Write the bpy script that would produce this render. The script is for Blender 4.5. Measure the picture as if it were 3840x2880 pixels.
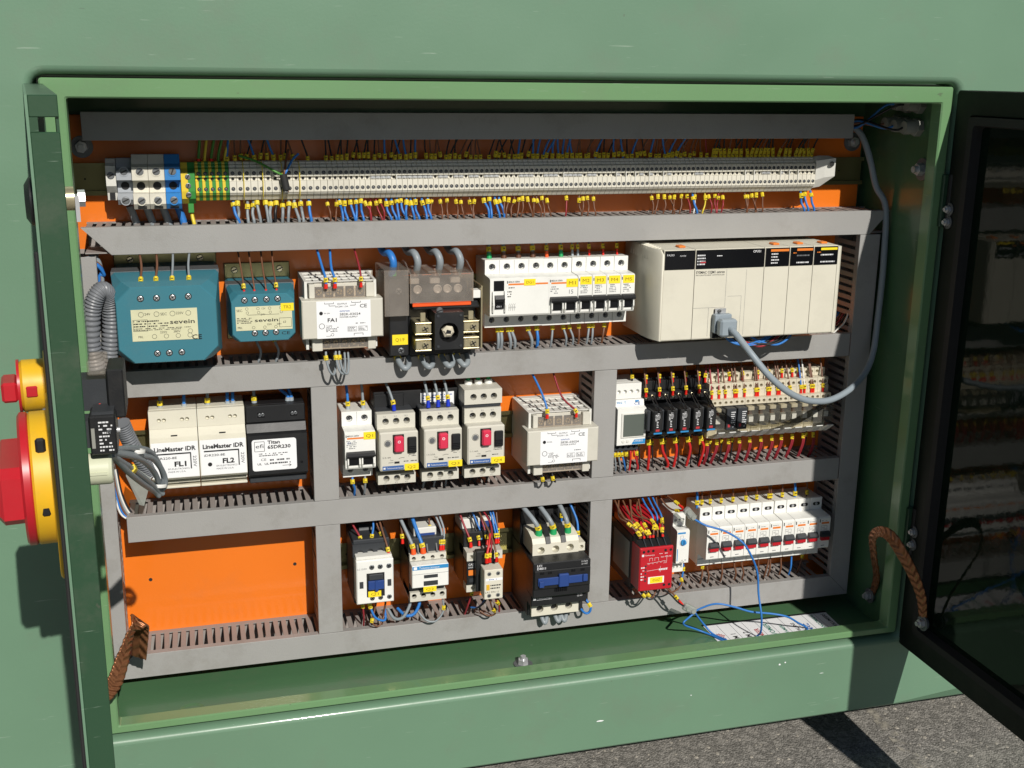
import bpy, bmesh, math, random
from mathutils import Vector, Matrix
rnd = random.Random(11)
for o in list(bpy.data.objects): bpy.data.objects.remove(o)
SC = bpy.context.scene; COL = SC.collection
MM = .001
# ---------------------------------------------------------------- camera, sky, sun, exposure
def cam_matrix(rx, ry, rz, loc):
    m = Matrix.Rotation(ry, 3, 'Z') @ Matrix.Rotation(rx, 3, 'X') @ Matrix.Rotation(rz, 3, 'Y')
    r, f, u = m.col[0], m.col[1], m.col[2]
    M = Matrix.Identity(4)
    for i in range(3): M[i][0], M[i][1], M[i][2], M[i][3] = r[i], u[i], -f[i], loc[i]
    return M
cd = bpy.data.cameras.new('camera'); cam = bpy.data.objects.new('camera', cd); COL.objects.link(cam)
cd.sensor_width = 36; cd.lens = 40.73; cd.clip_start = .02; cd.clip_end = 200
cam.matrix_world = cam_matrix(-.2619, -.2759, -.0126, (-.2731, -1.3574, .3504)); SC.camera = cam
SUN = Vector((.138, -1, .70)).normalized()          # towards the sun
W = bpy.data.worlds.new('World'); SC.world = W; W.use_nodes = True
nt = W.node_tree; nt.nodes.clear()
sk = nt.nodes.new('ShaderNodeTexSky'); sk.sky_type = 'NISHITA'; sk.sun_disc = False
sk.sun_elevation = math.asin(SUN.z); sk.sun_rotation = math.atan2(SUN.x, SUN.y); sk.air_density = .7; sk.dust_density = .3
bg = nt.nodes.new('ShaderNodeBackground'); bg.inputs[1].default_value = .05
wo = nt.nodes.new('ShaderNodeOutputWorld'); nt.links.new(sk.outputs[0], bg.inputs[0]); nt.links.new(bg.outputs[0], wo.inputs[0])
sl = bpy.data.lights.new('sun', 'SUN'); sl.energy = 4.8; sl.angle = math.radians(.5); sl.color = (1, .955, .88)
so = bpy.data.objects.new('sun', sl); COL.objects.link(so); so.rotation_euler = SUN.to_track_quat('Z', 'Y').to_euler(); so.location = SUN*5
SC.view_settings.view_transform = 'Standard'; SC.view_settings.look = 'None'; SC.view_settings.gamma = 1
SC.view_settings.exposure = -.12
# ---------------------------------------------------------------- materials
def lin(h):
    h = h.lstrip('#'); o = []
    for i in (0, 2, 4):
        c = int(h[i:i+2], 16)/255; o.append(c/12.92 if c <= .04045 else ((c+.055)/1.055)**2.4)
    return (*o, 1)
MATS = {}
def mat(name, col, rough=.45, metal=0, var=.12, vs=60, bump=0, bs=400, coat=0, dirt=0, spec=.5, trans=0, ior=1.45):
    m = bpy.data.materials.new(name); m.use_nodes = True; n = m.node_tree.nodes; L = m.node_tree.links
    p = n['Principled BSDF']; c = lin(col)
    p.inputs['Roughness'].default_value = rough; p.inputs['Metallic'].default_value = metal
    p.inputs['Coat Weight'].default_value = coat; p.inputs['Coat Roughness'].default_value = .08
    p.inputs['Specular IOR Level'].default_value = spec; p.inputs['IOR'].default_value = ior
    p.inputs['Transmission Weight'].default_value = trans
    tc = n.new('ShaderNodeTexCoord'); geo = n.new('ShaderNodeNewGeometry')
    nz = n.new('ShaderNodeTexNoise'); nz.inputs['Scale'].default_value = vs; nz.inputs['Detail'].default_value = 5
    L.new(geo.outputs['Position'], nz.inputs['Vector'])
    mx = n.new('ShaderNodeMix'); mx.data_type = 'RGBA'
    a = [min(1, x*(1+var)) for x in c[:3]]; b = [x*(1-var) for x in c[:3]]
    mx.inputs[6].default_value = (*b, 1); mx.inputs[7].default_value = (*a, 1); L.new(nz.outputs[0], mx.inputs[0])
    out = mx.outputs[2]
    if dirt:
        n2 = n.new('ShaderNodeTexNoise'); n2.inputs['Scale'].default_value = 14; n2.inputs['Detail'].default_value = 8; n2.inputs['Roughness'].default_value = .7
        L.new(geo.outputs['Position'], n2.inputs['Vector'])
        r = n.new('ShaderNodeMapRange'); r.inputs[1].default_value = .52; r.inputs[2].default_value = .75; r.inputs[3].default_value = 0; r.inputs[4].default_value = dirt
        L.new(n2.outputs[0], r.inputs[0])
        m2 = n.new('ShaderNodeMix'); m2.data_type = 'RGBA'; m2.inputs[7].default_value = (.16, .145, .12, 1)
        L.new(r.outputs[0], m2.inputs[0]); L.new(out, m2.inputs[6]); out = m2.outputs[2]
        r3 = n.new('ShaderNodeMapRange'); r3.inputs[3].default_value = rough*.8; r3.inputs[4].default_value = min(1, rough*1.35)
        L.new(n2.outputs[0], r3.inputs[0]); L.new(r3.outputs[0], p.inputs['Roughness'])
    L.new(out, p.inputs['Base Color'])
    if bump:
        n3 = n.new('ShaderNodeTexNoise'); n3.inputs['Scale'].default_value = bs; n3.inputs['Detail'].default_value = 3
        L.new(geo.outputs['Position'], n3.inputs['Vector'])
        bp = n.new('ShaderNodeBump'); bp.inputs['Strength'].default_value = bump; bp.inputs['Distance'].default_value = .001
        L.new(n3.outputs[0], bp.inputs['Height']); L.new(bp.outputs[0], p.inputs['Normal'])
    MATS[name] = m; return m
def paint_mat(name, col, rough, wave=.25, coat=.25, dirt=.25, scratch=True):
    """old enamel on sheet steel: waviness, faint vertical grime, pale scratches, chips"""
    m = mat(name, col, rough, var=.13, vs=4, dirt=dirt, coat=coat); n = m.node_tree.nodes; L = m.node_tree.links; p = n['Principled BSDF']
    geo = n.new('ShaderNodeNewGeometry')
    a = n.new('ShaderNodeTexNoise'); a.inputs['Scale'].default_value = 4.5; a.inputs['Detail'].default_value = 2
    b = n.new('ShaderNodeTexNoise'); b.inputs['Scale'].default_value = 330; b.inputs['Detail'].default_value = 2
    L.new(geo.outputs['Position'], a.inputs['Vector']); L.new(geo.outputs['Position'], b.inputs['Vector'])
    b1 = n.new('ShaderNodeBump'); b1.inputs['Strength'].default_value = wave; b1.inputs['Distance'].default_value = .02
    b2 = n.new('ShaderNodeBump'); b2.inputs['Strength'].default_value = .12; b2.inputs['Distance'].default_value = .0006
    L.new(a.outputs[0], b1.inputs['Height']); L.new(b.outputs[0], b2.inputs['Height']); L.new(b1.outputs[0], b2.inputs['Normal']); L.new(b2.outputs[0], p.inputs['Normal'])
    if scratch:
        mp = n.new('ShaderNodeMapping'); mp.inputs['Scale'].default_value = (3, 3, 60); mp.inputs['Rotation'].default_value = (0, .25, 0)
        s = n.new('ShaderNodeTexNoise'); s.inputs['Scale'].default_value = 5; s.inputs['Detail'].default_value = 7; s.inputs['Roughness'].default_value = .75
        L.new(geo.outputs['Position'], mp.inputs['Vector']); L.new(mp.outputs[0], s.inputs['Vector'])
        r = n.new('ShaderNodeMapRange'); r.inputs[1].default_value = .66; r.inputs[2].default_value = .8; r.inputs[3].default_value = 0; r.inputs[4].default_value = .35
        L.new(s.outputs[0], r.inputs[0])
        mx = n.new('ShaderNodeMix'); mx.data_type = 'RGBA'; mx.inputs[7].default_value = (.55, .62, .54, 1)
        src = p.inputs['Base Color'].links[0].from_socket
        L.new(src, mx.inputs[6]); L.new(r.outputs[0], mx.inputs[0]); L.new(mx.outputs[2], p.inputs['Base Color'])
        prev = mx.outputs[2]
        for k, (rot, sc, lo, amt, c) in enumerate((((0,-.35,0),(7,7,150),.725,.3,(.42,.5,.42,1)), ((0,1.1,0),(9,9,120),.74,.35,(.08,.09,.07,1)), ((0,0,0),(28,28,22),.74,.5,(.09,.09,.07,1)), ((0,2.4,0),(5,5,90),.735,.3,(.45,.52,.44,1)))):
            mp = n.new('ShaderNodeMapping'); mp.inputs['Scale'].default_value = sc; mp.inputs['Rotation'].default_value = rot; mp.inputs['Location'].default_value = (k*3.7, 0, k*1.3)
            s = n.new('ShaderNodeTexNoise'); s.inputs['Scale'].default_value = 4; s.inputs['Detail'].default_value = 3
            L.new(geo.outputs['Position'], mp.inputs['Vector']); L.new(mp.outputs[0], s.inputs['Vector'])
            r = n.new('ShaderNodeMapRange'); r.inputs[1].default_value = lo; r.inputs[2].default_value = lo+.03; r.inputs[4].default_value = amt; L.new(s.outputs[0], r.inputs[0])
            mx = n.new('ShaderNodeMix'); mx.data_type = 'RGBA'; mx.inputs[7].default_value = c
            L.new(prev, mx.inputs[6]); L.new(r.outputs[0], mx.inputs[0]); L.new(mx.outputs[2], p.inputs['Base Color']); prev = mx.outputs[2]
    return m
paint_mat('wall_green', '#66866e', .38, wave=.35)
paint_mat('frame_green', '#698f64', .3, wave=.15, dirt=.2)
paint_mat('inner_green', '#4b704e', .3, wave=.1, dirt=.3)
paint_mat('door_green', '#2d4a35', .3, wave=.12, dirt=.3)
mat('door_inner', '#121d15', .05, var=.1, vs=6, bump=.09, bs=90, spec=.22)
mat('door_flange', '#0e1611', .5, var=.2, vs=20, dirt=.1, spec=.3)
mat('orange', '#e1741f', .3, var=.05, vs=8, bump=.12, bs=300, coat=.25, dirt=.12)
mat('duct', '#989795', .46, var=.08, vs=18, bump=.18, bs=700, dirt=.45)
mat('duct_side', '#928c88', .55, var=.06, vs=40, bump=.1, bs=500, dirt=.25)
mat('white', '#e4e4df', .35, var=.03, vs=40, dirt=.12)
mat('white2', '#d8d7d0', .45, var=.04, vs=50, dirt=.2)
mat('cream', '#d3cfbf', .45, var=.04, vs=40, bump=.1, bs=900, dirt=.15)
mat('cream2', '#cfc7b2', .45, var=.05, vs=40, dirt=.2)
mat('beige', '#c9c6ba', .5, var=.04, vs=40, bump=.1, bs=900, dirt=.2)
mat('term', '#d6d2c4', .45, var=.06, vs=60, dirt=.25)
mat('term_grey', '#a2a7ad', .45, var=.05, dirt=.2)
mat('term_blue', '#2f7fc4', .42, var=.06, dirt=.15)
mat('term_yellow', '#ddc03a', .45, var=.06, dirt=.15)
mat('term_green', '#3b8a3f', .45, var=.06, dirt=.15)
mat('black', '#1c1d1f', .42, var=.15, bump=.1, bs=900, dirt=.12)
mat('black_gloss', '#101114', .22, var=.1)
mat('charcoal', '#33363a', .45, var=.1, bump=.1, bs=900, dirt=.12)
mat('rubber_and_hole_shade', '#232323', .75, var=.2)  # real rubber, and the shade painted into holes drawn as dark discs
mat('teal', '#3a7685', .42, var=.06, vs=25, bump=.08, bs=600, dirt=.15)
mat('red', '#b6202b', .32, var=.06, dirt=.08)
mat('pinkred', '#cf3350', .35, var=.06)
mat('yellow', '#deae22', .42, var=.07, dirt=.4)
mat('sticker', '#f5d824', .6, var=.03)
mat('label_white', '#e9eaec', .45, var=.02)
mat('label_cream', '#cfcdab', .5, var=.08, vs=90, dirt=.2)
mat('label_grey', '#8f9089', .5, var=.05)
mat('ink', '#16171a', .6, var=0)
mat('ink_grey', '#6a6c70', .6, var=0)
mat('ink_blue', '#1f4f9e', .6, var=0)
mat('ink_red', '#b0333a', .6, var=0)
mat('ink_green', '#2f7d6a', .6, var=0)
mat('ink_white', '#d9dadc', .6, var=0)
mat('ink_yellow', '#7d6a05', .6, var=0)
mat('brand_orange', '#e07c2c', .5, var=.03)
mat('brand_blue', '#2e86c1', .5, var=.03)
mat('band_blue', '#3a5f9b', .5, var=.04)
mat('core_blue', '#27427f', .4, var=.08)
mat('steel', '#c9cbcd', .32, .55, var=.12, vs=200)
mat('steel_dull', '#777a7d', .42, .6, var=.2, vs=120, dirt=.2)
mat('zinc', '#8f8a63', .33, .9, var=.25, vs=25, dirt=.15)
mat('brass', '#cdc2a0', .26, .7, var=.2, vs=120)
mat('copper', '#a8623d', .42, 1, var=.25, vs=160)
mat('ferrule_red', '#d42418', .4); mat('ferrule_orange', '#ea5a25', .4); mat('ferrule_blue', '#1b35b8', .4); mat('ferrule_green', '#23995a', .45); mat('ferrule_grey', '#9aa3aa', .45); mat('ferrule_brown', '#5d3d2b', .45)
mat('marker', '#dcc32c', .5, var=.05)
for k, c in dict(b='#2f74bf', g='#878f94', n='#6e4a36', r='#8f2a33', k='#202124', w='#d8d6cf', y='#d9c23a', e='#4f8a3a', c='#c42a28').items(): mat('wire_'+k, c, .42, var=.06)
mat('cable_grey', '#8d98a0', .45, var=.05)
mat('conduit', '#72757a', .38, var=.06)
mat('cream_cap', '#c9ccb2', .45, var=.06)  # plain cream colour, gives off no light
mat('screen', '#5b625c', .18, var=.04)
mat('tie', '#d5d5d0', .5)
def glass_mat(name, tint, alpha_mix, rough=.08):
    m = bpy.data.materials.new(name); m.use_nodes = True; n = m.node_tree.nodes; L = m.node_tree.links; n.clear()
    o = n.new('ShaderNodeOutputMaterial'); mix = n.new('ShaderNodeMixShader'); tr = n.new('ShaderNodeBsdfTransparent'); tr.inputs[0].default_value = lin(tint)
    p = n.new('ShaderNodeBsdfPrincipled'); p.inputs['Base Color'].default_value = lin(tint); p.inputs['Roughness'].default_value = rough
    nz = n.new('ShaderNodeTexNoise'); nz.inputs['Scale'].default_value = 60; nz.inputs['Detail'].default_value = 5
    g = n.new('ShaderNodeNewGeometry'); L.new(g.outputs['Position'], nz.inputs['Vector'])
    r = n.new('ShaderNodeMapRange'); r.inputs[3].default_value = alpha_mix*.6; r.inputs[4].default_value = alpha_mix*1.4; L.new(nz.outputs[0], r.inputs[0])
    L.new(r.outputs[0], mix.inputs[0]); L.new(tr.outputs[0], mix.inputs[1]); L.new(p.outputs[0], mix.inputs[2]); L.new(mix.outputs[0], o.inputs[0])
    MATS[name] = m
glass_mat('clear_cover', '#f3ede6', .11)
glass_mat('clear_relay', '#e6e4dc', .07)
glass_mat('clear_bag', '#d9ddd8', .3, .15)
def asphalt():
    m = mat('asphalt', '#75716a', .9, var=.3, vs=5); n = m.node_tree.nodes; L = m.node_tree.links; p = n['Principled BSDF']
    g = n.new('ShaderNodeNewGeometry')
    v = n.new('ShaderNodeTexVoronoi'); v.inputs['Scale'].default_value = 400; L.new(g.outputs['Position'], v.inputs['Vector'])
    cr = n.new('ShaderNodeValToRGB'); e = cr.color_ramp.elements
    e[0].position = 0; e[0].color = (.085, .081, .075, 1); e[1].position = 1; e[1].color = (.42, .4, .37, 1)
    q = e.new(.55); q.color = (.2, .192, .178, 1); q = e.new(.85); q.color = (.3, .285, .26, 1)
    sp = n.new('ShaderNodeSeparateColor'); L.new(v.outputs['Color'], sp.inputs[0]); L.new(sp.outputs[0], cr.inputs[0])
    mx = n.new('ShaderNodeMix'); mx.data_type = 'RGBA'; mx.inputs[0].default_value = .6
    src = p.inputs['Base Color'].links[0].from_socket
    L.new(src, mx.inputs[6]); L.new(cr.outputs[0], mx.inputs[7]); L.new(mx.outputs[2], p.inputs['Base Color'])
    v2 = n.new('ShaderNodeTexVoronoi'); v2.inputs['Scale'].default_value = 130; L.new(g.outputs['Position'], v2.inputs['Vector'])
    s2 = n.new('ShaderNodeSeparateColor'); L.new(v2.outputs['Color'], s2.inputs[0])
    r2 = n.new('ShaderNodeMapRange'); r2.inputs[1].default_value = .72; r2.inputs[2].default_value = .8; r2.inputs[4].default_value = .55; L.new(s2.outputs[1], r2.inputs[0])
    m2 = n.new('ShaderNodeMix'); m2.data_type = 'RGBA'; m2.inputs[7].default_value = (.33, .31, .28, 1)
    L.new(r2.outputs[0], m2.inputs[0]); L.new(mx.outputs[2], m2.inputs[6]); L.new(m2.outputs[2], p.inputs['Base Color'])
    b = n.new('ShaderNodeTexNoise'); b.inputs['Scale'].default_value = 120; b.inputs['Detail'].default_value = 8; L.new(g.outputs['Position'], b.inputs['Vector'])
    ad = n.new('ShaderNodeMath'); ad.operation = 'SUBTRACT'; L.new(b.outputs[0], ad.inputs[0]); L.new(v.outputs['Distance'], ad.inputs[1])
    bp = n.new('ShaderNodeBump'); bp.inputs['Strength'].default_value = .9; bp.inputs['Distance'].default_value = .0013; L.new(ad.outputs[0], bp.inputs['Height']); L.new(bp.outputs[0], p.inputs['Normal'])
asphalt()
mat('stone', '#a39d92', .85, var=.6, vs=60)
def braid_mat():
    m = mat('braid', '#9c6a4a', .38, .65, var=.35, vs=300); n = m.node_tree.nodes; L = m.node_tree.links; p = n['Principled BSDF']
    tc = n.new('ShaderNodeUVMap'); w1 = n.new('ShaderNodeTexWave'); w1.inputs['Scale'].default_value = 1.0; w1.inputs['Distortion'].default_value = .8; w1.bands_direction = 'DIAGONAL'
    L.new(tc.outputs[0], w1.inputs['Vector']); bp = n.new('ShaderNodeBump'); bp.inputs['Strength'].default_value = 1; bp.inputs['Distance'].default_value = .0016
    L.new(w1.outputs['Fac'], bp.inputs['Height']); L.new(bp.outputs[0], p.inputs['Normal'])
braid_mat()
# ---------------------------------------------------------------- mesh builder (mm; x right, d out of the mounting plate, z up)
class MB:
    def __init__(s): s.v = []; s.f = []; s.sm = []; s.mi = []; s.k = 0; s.mats = []
    def use(s, m):
        if m not in s.mats: s.mats.append(m)
        s.k = s.mats.index(m); return s
    def add(s, vs, fs, smooth=False):
        b = len(s.v); s.v += [(x*MM, -d*MM, z*MM) for x, d, z in vs]
        for f in fs: s.f.append([b+i for i in f]); s.sm.append(smooth); s.mi.append(s.k)
        return s
    def box(s, x0, x1, z0, z1, d0, d1, c=0):
        if c <= 0:
            vs = [(x, d, z) for x in (x0, x1) for d in (d0, d1) for z in (z0, z1)]
            return s.add(vs, [(0,1,3,2),(4,6,7,5),(0,4,5,1),(2,3,7,6),(0,2,6,4),(1,5,7,3)])
        c = min(c, (x1-x0)*.45, (z1-z0)*.45, (d1-d0)*.45)
        lo = (x0, d0, z0); hi = (x1, d1, z1); vs = []; ix = {}
        for sx in (0,1):
            for sd in (0,1):
                for sz in (0,1):
                    sg = (sx, sd, sz)
                    for a in range(3):
                        p = [0,0,0]
                        for i in range(3):
                            e = hi[i] if sg[i] else lo[i]
                            p[i] = e if i == a else e + (-c if sg[i] else c)
                        ix[(sg, a)] = len(vs); vs.append(tuple(p))
        fs = []
        for a in range(3):
            b, cc = [i for i in range(3) if i != a]
            for sa in (0,1):
                q = []
                for sb, sc_ in ((0,0),(1,0),(1,1),(0,1)):
                    g = [0,0,0]; g[a] = sa; g[b] = sb; g[cc] = sc_; q.append(ix[(tuple(g), a)])
                fs.append(q)
        for a, b, t in ((0,1,2),(0,2,1),(1,2,0)):
            for sa in (0,1):
                for sb in (0,1):
                    g0 = [0,0,0]; g0[a] = sa; g0[b] = sb; g1 = list(g0); g1[t] = 1; g0 = tuple(g0); g1 = tuple(g1)
                    fs.append([ix[(g0,a)], ix[(g0,b)], ix[(g1,b)], ix[(g1,a)]])
        for sx in (0,1):
            for sd in (0,1):
                for sz in (0,1): fs.append([ix[((sx,sd,sz), a)] for a in range(3)])
        return s.add(vs, fs)
    def prism(s, poly, d0, d1, taper=0):          # poly in (x,z)
        n = len(poly); cx = sum(p[0] for p in poly)/n; cz = sum(p[1] for p in poly)/n
        rings = [[(x, d0, z) for x, z in poly]]
        if taper:
            rings.append([(x, d1-taper, z) for x, z in poly])
            def ins(v, c): return v-math.copysign(min(taper, abs(v-c)*.5), v-c)
            rings.append([(ins(x, cx), d1, ins(z, cz)) for x, z in poly])
        else: rings.append([(x, d1, z) for x, z in poly])
        return s.loft(rings)
    def loft(s, rings, caps=True, smooth=False, closed=True):
        n = len(rings[0]); vs = [p for r in rings for p in r]; fs = []
        for i in range(len(rings)-1):
            for j in range(n if closed else n-1):
                k = (j+1) % n; fs.append([i*n+j, i*n+k, (i+1)*n+k, (i+1)*n+j])
        s.add(vs, fs, smooth)
        if caps: s.add(rings[0], [list(range(n))[::-1]]); s.add(rings[-1], [list(range(n))])
        return s
    def xprism(s, poly, x0, x1):                  # poly in (d,z)
        return s.loft([[(x0, d, z) for d, z in poly], [(x1, d, z) for d, z in poly]])
    def zprism(s, poly, z0, z1):                  # poly in (x,d)
        return s.loft([[(x, d, z0) for x, d in poly], [(x, d, z1) for x, d in poly]])
    def cyl(s, p0, p1, r0, r1=None, n=12, caps=True, smooth=True):
        r1 = r0 if r1 is None else r1; a = Vector(p0); b = Vector(p1); t = (b-a).normalized()
        u = t.orthogonal().normalized(); w = t.cross(u)
        ring = lambda c, r: [tuple(c+u*(r*math.cos(6.28318*i/n))+w*(r*math.sin(6.28318*i/n))) for i in range(n)]
        return s.loft([ring(a, r0), ring(b, r1)], caps, smooth)
    def lathe(s, base, axis, prof, n=16, smooth=True):   # prof: (r, h) along axis
        a = Vector(base); t = Vector(axis).normalized(); u = t.orthogonal().normalized(); w = t.cross(u)
        for (r0, h0), (r1, h1) in zip(prof, prof[1:]):
            ring = lambda c, r: [tuple(c+u*(r*math.cos(6.28318*i/n))+w*(r*math.sin(6.28318*i/n))) for i in range(n)]
            s.loft([ring(a+t*h0, max(r0, .01)), ring(a+t*h1, max(r1, .01))], False, smooth)
        return s
    def tube(s, path, r, n=7, caps=True, rf=None):
        P = [Vector(p) for p in path]; T = []
        for i in range(len(P)):
            a = P[max(i-1, 0)]; b = P[min(i+1, len(P)-1)]; T.append((b-a).normalized())
        u = T[0].orthogonal().normalized(); rings = []
        for i, p in enumerate(P):
            u = (u-T[i]*u.dot(T[i])); u = u.normalized() if u.length > 1e-6 else T[i].orthogonal().normalized(); w = T[i].cross(u)
            rr = rf(i) if rf else r
            rings.append([tuple(p+u*(rr*math.cos(6.28318*k/n))+w*(rr*math.sin(6.28318*k/n))) for k in range(n)])
        return s.loft(rings, caps, True)
    def holebox(s, x0, x1, z0, z1, d0, d1, holes, cup=None):
        """box whose front face has real round holes (cx, cz, r, depth); holes side by side along x"""
        vs = [(x, d, z) for x in (x0, x1) for d in (d0, d1) for z in (z0, z1)]
        s.add(vs, [(0,1,3,2),(4,6,7,5),(0,4,5,1),(0,2,6,4),(1,5,7,3)])
        H = sorted(holes); k0 = s.k
        for i, (cx, cz, r, dep) in enumerate(H):
            a = x0 if i == 0 else (H[i-1][0]+cx)/2; b = x1 if i == len(H)-1 else (cx+H[i+1][0])/2
            ang = [6.28318*q/12 for q in range(12)]
            for px, pz in ((a,z0),(b,z0),(b,z1),(a,z1)): ang.append(math.atan2(pz-cz, px-cx) % 6.28318)
            ang = sorted(ang); n = len(ang); ci = []; re = []
            for t in ang:
                c, q = math.cos(t), math.sin(t); k = 1e9
                if c > 1e-9: k = min(k, (b-cx)/c)
                if c < -1e-9: k = min(k, (a-cx)/c)
                if q > 1e-9: k = min(k, (z1-cz)/q)
                if q < -1e-9: k = min(k, (z0-cz)/q)
                ci.append((cx+r*c, d1, cz+r*q)); re.append((cx+k*c, d1, cz+k*q))
            s.loft([re, ci], False)
            if cup: s.use(cup)
            s.loft([ci, [(x, d1-dep, z) for x, _, z in ci]], False); s.add([(x, d1-dep, z) for x, _, z in ci], [list(range(n))])
            s.k = k0
        return s
    def screw(s, x, z, d, r, h=.8, ang=.6, cross=False, m='steel_dull'):
        k0 = s.k; s.use(m); s.lathe((x, d, z), (0,1,0), [(r, 0), (r, h*.6), (r*.8, h), (0, h)], 10)
        s.use('black')
        for a in ([ang, ang+1.57] if cross else [ang]):
            c, q = math.cos(a), math.sin(a); l, t = r*.85, r*.17; dd = d+h+.12
            s.add([(x+c*i*l-q*j*t, dd, z+q*i*l+c*j*t) for i, j in ((-1,-1),(1,-1),(1,1),(-1,1))], [(0,1,2,3)])
        s.k = k0; return s
    def quad(s, x0, x1, z0, z1, d): return s.add([(x0,d,z0),(x1,d,z0),(x1,d,z1),(x0,d,z1)], [(0,1,2,3)])
    def plate(s, x0, x1, z0, z1, d, t=.25): return s.box(x0, x1, z0, z1, d, d+t)
    def mesh(s, name, m):
        me = bpy.data.meshes.new(name); me.from_pydata(s.v, [], s.f)
        me.polygons.foreach_set('use_smooth', s.sm)
        if s.mats:
            for q in s.mats: me.materials.append(MATS[q])
            me.polygons.foreach_set('material_index', s.mi)
        else: me.materials.append(MATS[m])
        bm = bmesh.new(); bm.from_mesh(me); bmesh.ops.recalc_face_normals(bm, faces=bm.faces); bm.to_mesh(me); bm.free()
        return me
def B(*a, c=0): return MB().box(*a, c=c)
# ---------------------------------------------------------------- objects
def tagit(o, label, cat, group=None, kind=None):
    if label: o['label'] = label
    if cat: o['category'] = cat
    if group: o['group'] = group
    if kind: o['kind'] = kind
    return o
def thing(name, label, cat, x=0, z=0, d=0, group=None):
    o = bpy.data.objects.new(name, None); o.empty_display_size = .01; COL.objects.link(o); o.location = (x*MM, -d*MM, z*MM)
    return tagit(o, label, cat, group)
def part(parent, name, mb, m='white', label=None):
    o = bpy.data.objects.new(name, mb.mesh(name, m) if isinstance(mb, MB) else mb); COL.objects.link(o); o.parent = parent
    if label: o['label'] = label
    return o
def solo(name, mb, m, label, cat, x=0, z=0, d=0, group=None, kind=None):
    o = bpy.data.objects.new(name, mb.mesh(name, m) if isinstance(mb, MB) else mb); COL.objects.link(o); o.location = (x*MM, -d*MM, z*MM)
    return tagit(o, label, cat, group, kind)
def dup(root, label=None, x=None, z=None, d=None):
    r = root.copy(); COL.objects.link(r)
    if label: r['label'] = label
    if x is not None: r.location = (x*MM, -(d or 0)*MM, z*MM)
    for ch in root.children:
        c = ch.copy(); COL.objects.link(c); c.parent = r
        for g in ch.children:
            q = g.copy(); COL.objects.link(q); q.parent = c
    return r
TC = {}
def text_mesh(s, m, bold=0):
    k = (s, m, bold)
    if k not in TC:
        cu = bpy.data.curves.new('t', 'FONT'); cu.body = s; cu.resolution_u = 2; cu.offset = bold; cu.fill_mode = 'FRONT'
        ob = bpy.data.objects.new('t', cu); me = bpy.data.meshes.new_from_object(ob); me = me.copy(); bpy.data.objects.remove(ob); bpy.data.curves.remove(cu)
        xs = [v.co.x for v in me.vertices] or [0, 1]; x0, x1 = min(xs), max(xs)
        for v in me.vertices: v.co = (v.co.x-x0, 0, v.co.y)
        me.materials.clear(); me.materials.append(MATS[m]); me.name = 'lettering'
        TC[k] = (me, x1-x0)
    return TC[k]
def txt(parent, s, x, z, d, h, m='ink', w=None, bold=.0, rot=0, align='L', name='lettering'):
    """flat print on a face at depth d; h = capital height in mm"""
    me, wd = text_mesh(s, m, bold); sc = h/.7*MM; sx = w*MM/wd if w else sc
    o = bpy.data.objects.new(name, me); COL.objects.link(o); o.parent = parent
    off = -sx*wd/2 if align == 'C' else 0
    o.scale = (sx, 1, sc); o.rotation_euler = (0, -rot, 0)
    o.location = (x*MM+off*math.cos(rot), -(d+.12)*MM, z*MM+off*math.sin(rot)); return o
def micro(mb, x0, x1, z0, z1, d, rows, m='ink', fill=.8, hh=.45):
    """print too small to read: rows of short dashes"""
    mb.use(m); dz = (z1-z0)/rows; d += .12
    for i in range(rows):
        z = z1-dz*(i+.5); x = x0; end = x0+(x1-x0)*rnd.uniform(.75, 1)
        while x < end-.4:
            l = rnd.uniform(.5, 2.6)
            if rnd.random() < fill: mb.quad(x, min(x+l, end), z-dz*hh/2, z+dz*hh/2, d)
            x += l+rnd.uniform(.3, .7)
    return mb
def line(mb, pts, d, t=.35):
    d += .13
    for (xa, za), (xb, zb) in zip(pts, pts[1:]):
        l = math.hypot(xb-xa, zb-za) or 1; nx, nz = -(zb-za)/l*t/2, (xb-xa)/l*t/2
        mb.add([(xa+nx, d, za+nz), (xb+nx, d, zb+nz), (xb-nx, d, zb-nz), (xa-nx, d, za-nz)], [(0,1,2,3)])
    return mb
def ring_line(mb, x, z, r, d, t=.35, n=14):
    return line(mb, [(x+r*math.cos(6.28318*i/n), z+r*math.sin(6.28318*i/n)) for i in range(n+1)], d, t)
def sticker(parent, x0, x1, z0, z1, d, s, h=None, tilt=0):
    o = part(parent, 'sticker', B(x0, x1, z0, z1, d, d+.25), 'sticker')
    if s: txt(o, s, (x0+x1)/2, (z0+z1)/2-(h or (z1-z0)*.42)/2, d+.25, h or (z1-z0)*.42, 'ink_yellow', w=(x1-x0)*.6, align='C')
    return o
def spline(pts, n=6):
    P = [Vector(p) for p in pts]; P = [P[0]*2-P[1]]+P+[P[-1]*2-P[-2]]; out = []
    for i in range(1, len(P)-2):
        for k in range(n):
            t = k/n; a, b, c, e = P[i-1], P[i], P[i+1], P[i+2]
            out.append(.5*((2*b)+(c-a)*t+(2*a-5*b+4*c-e)*t*t+(3*b-a-3*c+e)*t**3))
    out.append(P[-2]); return out
CN = dict(b='blue', g='grey', n='brown', r='dark red', k='black', w='white', y='yellow', e='yellow-green', c='bright red')
FC = dict(r='ferrule_red', o='ferrule_orange', b='ferrule_blue', g='ferrule_green', s='ferrule_grey', n='ferrule_brown')
SW = MB()
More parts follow.
